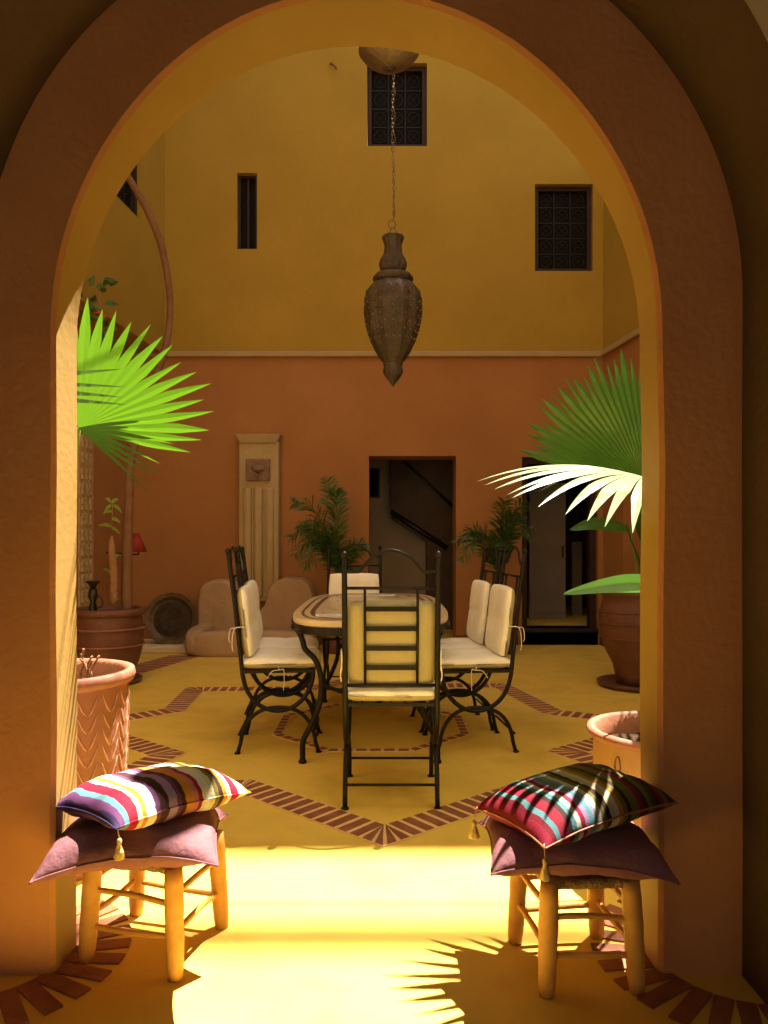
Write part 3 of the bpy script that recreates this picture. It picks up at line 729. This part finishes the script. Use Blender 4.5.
o.location = (.522, 2.05, .470); o.rotation_euler = (R(-2), R(-6), R(25)); bpy.context.view_layer.update()
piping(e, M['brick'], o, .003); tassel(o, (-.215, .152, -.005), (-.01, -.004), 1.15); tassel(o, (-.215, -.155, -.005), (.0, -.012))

# ------------------------------------------------------------------ pots
def pot(label, loc, rim, base, h, mats, carve=False, rimh=.05, belly=0, group=None, saucer=False, name='plant_pot'):
    t = thing(name, label, 'pot', loc, 0, group)
    prof = [(base, 0)]
    for k in range(1, 11):
        u = k / 10; prof.append((base + (rim * .92 - base) * u ** .8 + belly * math.sin(PI * u), (h - rimh) * u))
    prof += [(rim * .99, h - rimh + .004), (rim * 1.02, h - rimh * .5), (rim, h - .004), (rim * .94, h), (rim * .88, h - .01), (rim * .86, h - .07), (rim * .84, h - .09)]
    if saucer: prof = [(r_, z + .02) for r_, z in prof]
    m = MB(); m.lathe(prof[:11], 48, caps=False); m.add([(0, 0, prof[0][1] + .001)] + [(base * math.cos(a * PI / 12), base * math.sin(a * PI / 12), prof[0][1] + .001) for a in range(24)], [(0, (k + 1) % 24 + 1, k + 1) for k in range(24)]); m.build('body', mats[0], t)
    m = MB(); m.lathe(prof[10:], 48, caps=False); m.build('rim', mats[1], t)
    m = MB(); zz = prof[-1][1] + .012; ns = 24
    V = [(0, 0, zz + .01)]; F = []
    for j in range(1, 7):
        for k in range(ns):
            a = 2 * PI * k / ns; r_ = rim * .845 * j / 6; V.append((r_ * math.cos(a), r_ * math.sin(a), zz + .012 * noise.noise(Vector((r_ * 20 * math.cos(a), r_ * 20 * math.sin(a), 1)))))
    F += [(0, 1 + k, 1 + (k + 1) % ns) for k in range(ns)]
    for j in range(5):
        for k in range(ns): a = 1 + j * ns + k; b = 1 + j * ns + (k + 1) % ns; F.append((a, a + ns, b + ns, b))
    m.add(V, F); m.build('soil', M['soil'], t)
    if saucer:
        m = MB(); m.lathe([(base * 1.1, 0), (base * 1.55, .012), (base * 1.6, .035), (base * 1.53, .036), (base * 1.3, .02), (.01, .018)], 40, caps=True); m.build('saucer', mats[0], t)
    def rad(z):
        u = max(min(z / (h - rimh), 1), 0); return base + (rim * .92 - base) * u ** .8 + belly * math.sin(PI * u)
    if carve:
        m = MB()
        for k in range(16):
            a0 = 2 * PI * k / 16
            for j in range(9):
                for s in (-1, 1):
                    P = []
                    for q in range(5):
                        f = q / 4; z = .10 + j * .06 + .07 * f ** 1.4; a = a0 + s * (.015 + .15 * f)
                        r_ = rad(z) + .001; P.append((r_ * math.cos(a), r_ * math.sin(a), z))
                    m.tube(P, [.0015, .003, .0032, .0025, .001], 5)
        m.build('carved_fronds', mats[2], t)
    return t, rad
pot('tall terracotta pot carved with fronds, just beyond the left side of the arch', (-1.20, 2.74, 0), .262, .20, .715, (M['terra'], M['terra'], M['carve']), True, .05, .01)
pr, rad_ = pot('low pale terracotta pot, just beyond the right side of the arch', (1.03, 2.72, 0), .272, .19, .505, (M['terra_light'], M['terra']), False, .035, .02)
m = MB(); P = []
for k in range(16):
    a = 2 * PI * k / 16; an = R(212) + .045 * math.cos(a); z = .40 + .035 * math.sin(a); P.append(((rad_(z) + .001) * math.cos(an), (rad_(z) + .001) * math.sin(an), z))
m.tube(P, .0028, 5, closed=True); m.build('stamped_oval', M['terra_dark'], pr)
pot('big dark brown pot on a saucer near the left wall', (-2.29, 6.15, 0), .29, .17, .60, (M['terra_dark'], M['terra_dark']), False, .06, .045, saucer=True)
pl = bpy.data.objects['plant_pot.002']
m = MB()
for z in (.30, .44): 
    u = z / .54; r_ = .17 + (.31 * .92 - .17) * u ** .8 + .045 * math.sin(PI * u)
    m.tube([((r_ + .003) * math.cos(a * PI / 24), (r_ + .003) * math.sin(a * PI / 24), z + .02) for a in range(48)], .008, 6, closed=True)
m.build('raised_band', M['terra'], pl)
u_ = thing('urn_pot', 'tall dark bellied urn on a saucer near the right wall', 'pot', (2.06, 6.0, 0))
m = MB(); m.lathe([(.17, .03), (.18, .10), (.20, .18), (.27, .32), (.305, .46), (.31, .58), (.29, .66), (.27, .70), (.29, .74), (.30, .77), (.28, .78), (.25, .76), (.24, .70), (.0, .69)], 40, caps=True); m.build('body', M['terra_dark'], u_)
m = MB(); m.lathe([(.24, 0), (.31, .012), (.325, .04), (.31, .042), (.2, .025), (.01, .024)], 40); m.build('saucer', M['terra_dark'], u_)
m = MB()
for z, r_ in ((.40, .29), (.52, .309), (.61, .304)): m.tube([((r_ + .002) * math.cos(a * PI / 24), (r_ + .002) * math.sin(a * PI / 24), z) for a in range(48)], .006, 6, closed=True)
m.build('raised_band', M['terra_dark'], u_)

# ------------------------------------------------------------------ plants
def fan(m, hub, u, v, r, spread, center, n, split=.55, droop=.0, fold=.012, jit=.06, droopdir=(0, 0, -1), side_short=.0, bow=0, mi=0):
    hub, u, v = Vector(hub), Vector(u).normalized(), Vector(v).normalized(); w = u.cross(v).normalized(); dd = Vector(droopdir)
    da = 2 * spread / n
    for i in range(n):
        a = center - spread + da * (i + .5)
        rr = r * (1 - side_short * (abs(a - center) / spread) ** 2) * (1 + random.uniform(-jit, jit))
        sp = split * (1 + random.uniform(-.1, .1)); bend = random.uniform(-.03, .03)
        K = 12; V = []; F = []
        for k in range(K + 1):
            f = k / K; q = rr * f
            aa = a + bend * max(0, f - sp) * 2
            d = (u * math.cos(aa) + v * math.sin(aa)); pdir = (u * -math.sin(aa) + v * math.cos(aa))
            wid = q * math.tan(da / 2) if f <= sp else rr * sp * math.tan(da / 2) * (1 - (f - sp) / (1 - sp)) ** .8
            c = hub + d * q + dd * droop * f ** 2.2 * r + w * bow * math.sin(f * PI * .5) * r * ((aa - center) / spread) ** 2
            V += [c - pdir * wid, c + w * fold * min(1, wid / .012) * .6, c + pdir * wid]
        for k in range(K):
            F += [(3 * k, 3 * k + 1, 3 * k + 4, 3 * k + 3), (3 * k + 1, 3 * k + 2, 3 * k + 5, 3 * k + 4)]
        m.add(V, F, mi, False)
    return m
lp = thing('fan_palm', 'fan palm with bright green leaves in the carved pot on the left', 'palm', (-1.20, 2.74, .64))
def rel(p, o): return (p[0] - o[0], p[1] - o[1], p[2] - o[2])
LO = (-1.20, 2.74, .64)
def petiole(pts, parent, r0=.012, r1=.006, mat='stem'):
    P = catmull(pts, 6); m = MB(); m.tube(P, [r0 + (r1 - r0) * i / (len(P) - 1) for i in range(len(P))], 6); return m.build('stalk', M[mat], parent)
m = MB(); fan(m, rel((-.985, 2.39, 1.555), LO), (.78, .24, .0), (.04, -.24, 1), .43, R(64), R(50), 19, .68, .01, side_short=.12, fold=.003, jit=.09)
fan(m, rel((-.985, 2.38, 1.555), LO), (.92, -.15, .0), (.0, -.22, 1), .31, R(26), R(-18), 8, .40, .02, fold=.002, jit=.08)
m.build('leaf', M['palm'], lp)
petiole([(.0, 0, -.02), (.06, -.10, .4), (.215, -.35, .915)], lp)
m = MB(); fan(m, rel((-1.47, 2.27, 1.665), LO), (1, .02, .0), (-.0, -.2, .98), .68, R(6), R(0), 4, .62, .0, fold=.002, jit=.02)
m.build('leaf', M['date'], lp); petiole([(.0, 0, -.02), (-.1, -.15, .5), (-.27, -.47, 1.025)], lp)  # shade on this leaf put in through the darker date palm green
m = MB(); fan(m, rel((-1.66, 3.0, 1.42), LO), (-.3, .9, .2), (1, .2, .3), .38, R(85), R(0), 26, .55, .15)
m.build('leaf', M['palm'], lp); petiole([(.0, 0, -.02), (-.2, .1, .4), (-.46, .26, .78)], lp)
m = MB(); m.lathe([(.05, -.03), (.06, .03), (.045, .10), (.02, .14)], 14, flute=.12, nf=7); m.build('trunk', M['bark'], lp)

RO = (1.03, 2.72, .44)
rp = thing('fan_palm', 'fan palm with one drooping glaring leaf, in the low pot on the right', 'palm', RO)
m = MB(); fan(m, rel((.885, 2.50, 1.405), RO), (-1, .0, .26), (.02, -1, -.20), .60, R(60), R(22), 17, .60, .27, fold=.007, side_short=.48)
m.build('leaf', M['palm_glare'], rp); petiole([(0, 0, 0), (.0, .0, .45), (-.06, -.10, .75), (-.145, -.22, .965)], rp)
m = MB(); fan(m, rel((1.42, 3.98, 1.46), RO), (1, .1, 0), (-.0, -.12, 1), .73, R(64), R(102), 34, .82, .0, side_short=.02, fold=.018)
m.build('leaf', M['palm_dark'], rp); petiole([(0, 0, 0), (.1, .4, .5), (.25, .85, .75), (.39, 1.26, 1.0)], rp)
m = MB(); fan(m, rel((1.08, 2.80, 1.55), RO), (.75, .65, .10), (.65, -.75, -.2), .60, R(50), R(12), 22, .62, .12)
m.build('leaf', M['palm'], rp); petiole([(0, 0, 0), (.06, .0, .5), (.08, .04, .8), (.05, .08, 1.11)], rp)
m = MB(); m.lathe([(.05, -.03), (.06, .03), (.045, .12), (.02, .16)], 14, flute=.12, nf=7); m.build('trunk', M['bark'], rp)
# broad leaf blade
def blade(m, pts, w, n=14, nx=4, fold=.25, side=Vector((0, 0, 1)), wavy=0):
    P = catmull(pts, n); N = len(P); V = []; F = []
    for i, p in enumerate(P):
        t = i / (N - 1); d = (P[min(i + 1, N - 1)] - P[max(i - 1, 0)]).normalized()
        s = (side - d * side.dot(d)).normalized(); nn = d.cross(s)
        hw = w * (math.sin(PI * t ** .75)) ** .8 if 0 < t < 1 else 0.0005
        for k in range(-nx, nx + 1):
            f = k / nx
            V.append(p + s * hw * f + nn * (abs(f) * fold * hw + wavy * math.sin(t * 20 + f * 2) * abs(f)))
    q = 2 * nx + 1
    for i in range(N - 1):
        for k in range(2 * nx): F.append((i * q + k, i * q + k + 1, (i + 1) * q + k + 1, (i + 1) * q + k))
    m.add(V, F); return m
def P3(x, y, Y): a = px(x, y, Y); return (a[0], Y, a[1])
ba = thing('broadleaf_plant', 'young plant with one broad bright green leaf beside the fan palm on the right', 'plant', (1.15, 2.80, .44))
BO = (1.15, 2.80, .44)
m = MB(); blade(m, [rel(P3(690, 588, 2.85), BO), rel(P3(640, 584, 2.80), BO), rel(P3(605, 586, 2.78), BO), rel(P3(563, 594, 2.75), BO)], .036, side=Vector((0, .30, .95)), fold=-.30)
m.build('leaf', M['palm_dark'], ba); petiole([(0, 0, 0), (.03, .01, .3), (.02, .05, .585)], ba)
m = MB(); blade(m, [(0, 0, .3), (.12, .1, .5), (.3, .2, .52), (.42, .25, .42)], .07, side=Vector((0, 1, .2))); m.build('leaf', M['palm'], ba); petiole([(0, 0, 0), (0, 0, .15), (0, 0, .3)], ba)
ub = thing('broadleaf_plant', 'dark broad leaved plant growing in the tall urn by the right wall', 'plant', (2.06, 6.0, .69))
UO = (2.06, 6.0, .69)
for ps, w in (([(630, 528), (610, 522), (590, 523), (570, 530)], .09), ([(650, 560), (640, 520), (655, 480), (670, 470)], .09), ([(650, 600), (640, 560), (632, 540), (626, 520)], .05)):
    m = MB(); blade(m, [rel(P3(x, y, 6.0 - .05 * k), UO) for k, (x, y) in enumerate(ps)], w, side=Vector((0, .8, .6))); m.build('leaf', M['palm_dark'], ub)
petiole([(0, 0, 0), (-.02, -.02, .3), rel(P3(630, 528, 6.0), UO)], ub); petiole([(0, 0, 0), (.02, 0, .2), rel(P3(650, 560, 6.0), UO)], ub); petiole([(0, 0, 0), (.03, 0, .1), rel(P3(650, 600, 6.0), UO)], ub)

# small date palms
def frond(m, pts, ll, n=46, droop=.3):
    P = catmull(pts, 10); N = len(P)
    m.tube(P, [.009 * (1 - .8 * i / (N - 1)) for i in range(N)], 5)
    for k in range(n):
        t = .12 + .88 * k / (n - 1); i = min(int(t * (N - 1)), N - 2); p = P[i].lerp(P[i + 1], t * (N - 1) - i)
        d = (P[i + 1] - P[i]).normalized(); s = d.cross(Vector((0, 0, 1)))
        if s.length < .05: s = Vector((1, 0, 0))
        s.normalize(); L = ll * (math.sin(PI * (.12 + .80 * t))) ** .6 * random.uniform(.85, 1.1)
        nn = s.cross(d).normalized()
        for sg in (-1, 1):
            ph = random.uniform(-1.1, 1.1)
            q = ((s * sg * math.cos(ph) + nn * math.sin(ph)) * .8 + d * .7).normalized()
            a = p; b = p + q * L * .55; c = p + q * L + Vector((0, 0, -droop * L * .6)); wv = d * .008
            m.add([a - wv * .5, a + wv * .5, b + wv, b - wv, c], [(0, 1, 2, 3), (3, 2, 4)], 0, False)
def datepalm(label, loc, th, fr, potlabel, ll=.21):
    pt_, _ = pot(potlabel, (loc[0], loc[1], 0), .20, .13, .36, (M['terra_dark'], M['terra_dark']), False, .04, .02, group='small pots along the far wall')
    t = thing('date_palm', label, 'palm', (loc[0], loc[1], .30), 0, 'small date palms along the far wall')
    m = MB(); m.lathe([(.055, -.03), (.05, .1), (.055, th * .5), (.05, th), (.03, th + .05)], 14, flute=.1, nf=7); m.build('trunk', M['bark'], t)
    for (dx, dy, rise, ln) in fr:
        P = [(0, 0, th), (dx * .25, dy * .25, th + rise * .6), (dx * .6, dy * .6, th + rise), (dx, dy, th + ln)]
        m = MB(); frond(m, P, ll); m.build('frond', M['date'], t)
    return t
dp = [(-.50, -.10, .82, .88), (-.52, -.2, .62, .48), (-.12, .1, .90, 1.15), (-.46, -.25, .50, .28), (-.02, -.05, .85, 1.0), (.22, -.2, .30, .32), (-.40, .1, .5, .62), (.28, .1, .35, .4), (-.1, -.3, .5, .5), (-.35, -.3, .40, .15), (.2, -.1, .15, 0)]
xa = px(338, 0, 7.75)[0]
datepalm('small date palm against the far wall left of the open doorway', (xa, 7.75, 0), .48, [(a * .9, b, c * .9, d * .9) for a, b, c, d in dp], 'dark pot under the small palm left of the doorway')
xb = px(497, 0, 7.7)[0]
datepalm('small date palm against the far wall between the two doorways', (xb, 7.7, 0), .52, [(-.42, -.1, .46, .34), (-.40, -.25, .38, .16), (.05, -.2, .6, .75), (.24, -.1, .60, .75), (.12, -.2, .55, .6), (.30, -.2, .45, .45), (-.2, .1, .42, .45), (.25, .1, .5, .60), (0, -.3, .35, .3)], 'dark pot under the small palm between the doorways')

# tall slim trunk, euphorbia and black candlestick of the far left pot
TR = (-2.15, 6.15, .52)
tt = thing('slender_tree', 'tall bare slender tree curving up the left wall out of the big pot', 'tree', TR)
P = [P3(127, 612, 6.15), P3(127, 560, 6.2), P3(129, 500, 6.3), P3(132, 455, 6.4), P3(150, 395, 6.6), P3(166, 345, 6.8), P3(170, 310, 6.9), P3(168, 280, 6.9), P3(161, 245, 6.85), P3(148, 212, 6.8), P3(131, 182, 6.75), P3(112, 150, 6.75)]
Q = catmull(P, 6); m = MB(); m.tube([rel(p, TR) for p in Q], [.048 - .016 * min(1, i / 24) for i in range(len(Q))], 10); m.build('trunk', M['trunk'], tt)
EU = (-2.22, 6.05, .53)
eu = thing('succulent_plant', 'stubby brown stemmed plant with a few leaves in the big pot', 'plant', EU)
m = MB()
P = [P3(114, 604, 6.05), P3(114, 575, 6.05), P3(112, 550, 6.05), P3(112, 536, 6.05)]
m.tube([rel(p, EU) for p in catmull(P, 4)], [.032, .034, .036, .034, .032, .034, .036, .034, .03, .026, .022, .016, .010][:13], 8)
m.tube([rel(p, EU) for p in (P3(112, 537, 6.05), P3(112, 520, 6.05), P3(113, 503, 6.05))], .004, 5)
m.build('stem', M['bark'], eu)
for k, (y, dx, dy, L) in enumerate([(503, -7, -4, 0), (503, 7, -3, 0), (505, 10, 8, 0), (505, -8, 9, 0), (519, 8, 4, 0), (527, -14, -1, 0), (528, 8, 6, 0), (512, -9, 2, 0), (575, -9, -6, 0), (560, 9, -5, 0)]):
    a = Vector(rel(P3(112, y, 6.05), EU)); b = Vector(rel(P3(112 + dx, y + dy, 6.0 + .05 * (k % 3)), EU))
    m = MB(); blade(m, [a, a.lerp(b, .5) + Vector((0, 0, .015)), b], .014, n=4, nx=1); m.build('leaf', M['stem'], eu)
cs = thing('candlestick', 'black candlestick with flared cup at the back rim of the big pot', 'candlestick', (-2.36, 6.0, .53))
m = MB(); m.lathe([(.05, 0), (.05, .02), (.02, .05), (.035, .10), (.022, .15), (.04, .20), (.03, .26)], 14, (0, 0, 0)); m.build('stem', M['black'], cs)
m = MB(); m.lathe([(.02, .26), (.03, .29), (.06, .315), (.062, .32), (.03, .30), (.005, .29)], 14); m.build('cup', M['black'], cs)
m = MB(); m.tube(catmull([(.03, 0, .20), (.07, 0, .18), (.075, 0, .12), (.03, 0, .10)], 4), .006, 6); m.build('handle', M['black'], cs)
# dry twiggy plant in the carved pot
dt = thing('dry_twig_plant', 'dry twisted twigs sticking up from the carved left pot', 'plant', (-1.10, 2.72, .63))
for k in range(7):
    m = MB(); a = Vector((random.uniform(-.02, .02), random.uniform(-.02, .02), 0)); P = [a]
    for j in range(4): P.append(P[-1] + Vector((random.uniform(-.02, .022), random.uniform(-.015, .015), random.uniform(.02, .045))))
    m.tube(catmull(P, 3), .004, 5); m.build('twig', M['bark'], dt)
# wall lamp with maroon shade, carved strip, leafy climber near the left wall
la = P3(136, 543, 7.6)
lm = thing('wall_lamp', 'maroon conical wall lamp shade beside the slender tree', 'lamp', la)
m = MB(); m.lathe([(.11, -.09), (.03, .10)], 24, caps=False); o = m.build('lamp_shade', M['maroon'], lm); sd = o.modifiers.new('s', 'SOLIDIFY'); sd.thickness = .004
m = MB(); m.tube(catmull([(0, 0, .10), (0, 0, -.06), (-.02, .1, -.12), (ll(7.7) - la[0], .12, -.10)], 5), .008, 6); m.build('bracket', M['black'], lm)
m = MB(); n_ = 26
for k in range(n_):
    z0 = .55 + k * (1.95 / n_)
    for yy in (7.18, 7.26, 7.34): m.obox((ll(yy) + .022, yy, z0 + .04), (.010, 0, 0), (0, .028, .014 * (1 if k % 2 else -1)), (0, 0, .026))
m.add([(ll(y) + d, y, z) for z in (.5, 2.55) for y in (7.12, 7.40) for d in (0, .016)], [(0, 2, 3, 1), (4, 5, 7, 6), (0, 1, 5, 4), (2, 6, 7, 3), (0, 4, 6, 2), (1, 3, 7, 5)], 0, False)
tag(m.build('carved_panel', M['carvedwood']), 'narrow pale carved panel upright on the left wall', 'panel')
cl = thing('climbing_plant', 'little dark leafy climber with red flowers high on the left wall', 'plant', P3(98, 330, 6.45))
CO = P3(98, 330, 6.45)
m = MB(); m.tube(catmull([rel(P3(94, 420, 6.45), CO), (0, 0, -.2), (.02, 0, .1), (0, 0, .42)], 5), .008, 6); m.build('stem', M['bark'], cl)
m = MB()
for k in range(44):
    p = Vector((random.uniform(-.12, .1), random.uniform(-.12, .12), random.uniform(-.3, .45))); d = Vector((random.uniform(-1, 1), random.uniform(-1, 1), random.uniform(-.6, .6))).normalized() * random.uniform(.07, .12)
    blade(m, [p, p + d * .5, p + d], .022, n=3, nx=1)
m.build('foliage', M['date'], cl)
m = MB(); pill(m, .03, -.05, .14, .03, .03, .022, 2); pill(m, .07, -.05, .10, .022, .02, .018, 2); m.build('flower', M['red'], cl)

# ------------------------------------------------------------------ lantern
LY = 3.8; LXX = (393 - 384) / 740 * LY
lz = lambda y: 1.2 - (y - 538) / 740 * LY
ln = thing('hanging_lantern', 'large pierced brass teardrop lantern hanging on a chain in the courtyard', 'lantern', (LXX, LY, 0))
s = LY / 740
prof = [(27.5, 0), (28.5, 282), (28.2, 296), (28, 305)]
body = [(17, 283), (22, 286), (26, 291), (28, 299), (28.5, 310), (27.5, 320), (25.5, 330), (22, 341), (17, 352), (12, 360), (8.5, 364)]
m = MB(); m.lathe([(a * s, lz(b)) for a, b in body], 64, flute=.035, nf=10, caps=False); rr = lambda y: next(a1 + (a2 - a1) * (y - b1) / (b2 - b1) for (a1, b1), (a2, b2) in zip(body, body[1:]) if b1 <= y <= b2)
for k in range(20):
    for y in (292, 299, 306, 313, 320, 327, 334, 341):
        a = 2 * PI * (k + .5 * ((y // 7) % 2)) / 20; r_ = rr(y) * s * 1.005
        c = Vector((r_ * math.cos(a), r_ * math.sin(a), lz(y))); q = 1.0 if y > 300 else .8
        m.lathe([(.0045 * q, -.0045), (.007 * q, 0), (.0045 * q, .0045)], 8, c, 1)
m.build('body', [M['lantern'], M['bronze']], ln)
m = MB(); m.lathe([(a * s, lz(b)) for a, b in [(9, 363), (9.5, 365), (8.5, 366.5), (9.5, 369), (9.8, 372), (7.5, 377), (3.5, 382), (1.5, 385), (.6, 386.5)]], 32, flute=.04, nf=10); m.build('finial', M['lantern'], ln)
m = MB(); m.lathe([(a * s, lz(b)) for a, b in [(11, 273), (17, 275), (19.5, 277), (20, 280), (18, 282), (16, 284.5)]], 40, flute=.03, nf=10); m.build('collar', M['lantern'], ln)
m = MB(); m.lathe([(a * s, lz(b)) for a, b in [(7.5, 236), (11, 237), (10, 240), (8, 246), (9, 254), (12, 259), (13.5, 264), (12.5, 269), (10, 274)]], 40, flute=.05, nf=10); m.build('neck', M['lantern'], ln)
m = MB(); m.tube([(.016 * math.cos(a * PI / 8), 0, lz(232) + .02 * math.sin(a * PI / 8)) for a in range(16)], .0028, 6, closed=True)
m.tube([(.019 * math.cos(a * PI / 8) - .006, .003, lz(224) + .021 * math.sin(a * PI / 8)) for a in range(16)], .0025, 6, closed=True); m.build('hanging_ring', M['bronze'], ln)
m = MB(); z = lz(217); k = 0
while z < lz(45):
    ax = (1, 0) if k % 2 else (0, 1)
    wv = .004 * math.sin(z * 9)
    m.tube([(wv + .0055 * math.cos(a * PI / 5) * ax[0], .0055 * math.cos(a * PI / 5) * ax[1], z + .013 * math.sin(a * PI / 5)) for a in range(10)], .0017, 4, closed=True); z += .0205; k += 1
m.build('chain', M['bronze'], ln)
m = MB(); m.tube([(.006 + .005 * math.sin(q * 1.3), .006, lz(217) + (lz(70) - lz(217)) * q / 30) for q in range(31)], .0018, 5); m.build('wire', M['bronze'], ln)
m = MB(); m.tube([(0, 0, lz(70)), (0, 0, 4.22)], .006, 6); m.build('hanging_rod', M['bronze'], ln)
m = MB(); m.tube([(lx(LY) + .0, LY, 4.24), (LXX, LY, 4.22), (rx(LY), LY, 4.24)], .005, 6)
tag(m.build('support_cable', M['iron']), 'thin steel cable strung across the courtyard above the lantern', 'cable')

bw = thing('hanging_bowl', 'dark brass bowl hanging at the crown of the arch, above the lantern chain', 'bowl', (.020, 2.93, 3.06))
m = MB(); m.lathe([(.0, 0), (.03, .002), (.07, .018), (.10, .04), (.117, .062), (.121, .066), (.112, .064), (.09, .044), (.05, .018), (.0, .012)], 40, caps=False); m.build('shell', M['bronze'], bw)
m = MB(); m.lathe([(.0, -.004), (.02, -.003), (.028, .001), (.0, .004)], 20, caps=False); m.build('boss', M['lantern'], bw)
m = MB()
for k in range(3):
    a = 2 * PI * k / 3 + .4; m.tube([(.112 * math.cos(a), .112 * math.sin(a), .064), (0, 0, .30)], .0022, 5)
m.tube([(0, 0, .30), (0, 0, .46)], .004, 6); m.build('hanger', M['iron'], bw)
m = MB(); m.tube([(lx(2.93), 2.93, 3.535), (.020, 2.93, 3.525), (rx(2.93), 2.93, 3.535)], .004, 6)
tag(m.build('support_cable', M['iron']), 'thin steel cable strung across the courtyard above the hanging bowl', 'cable')
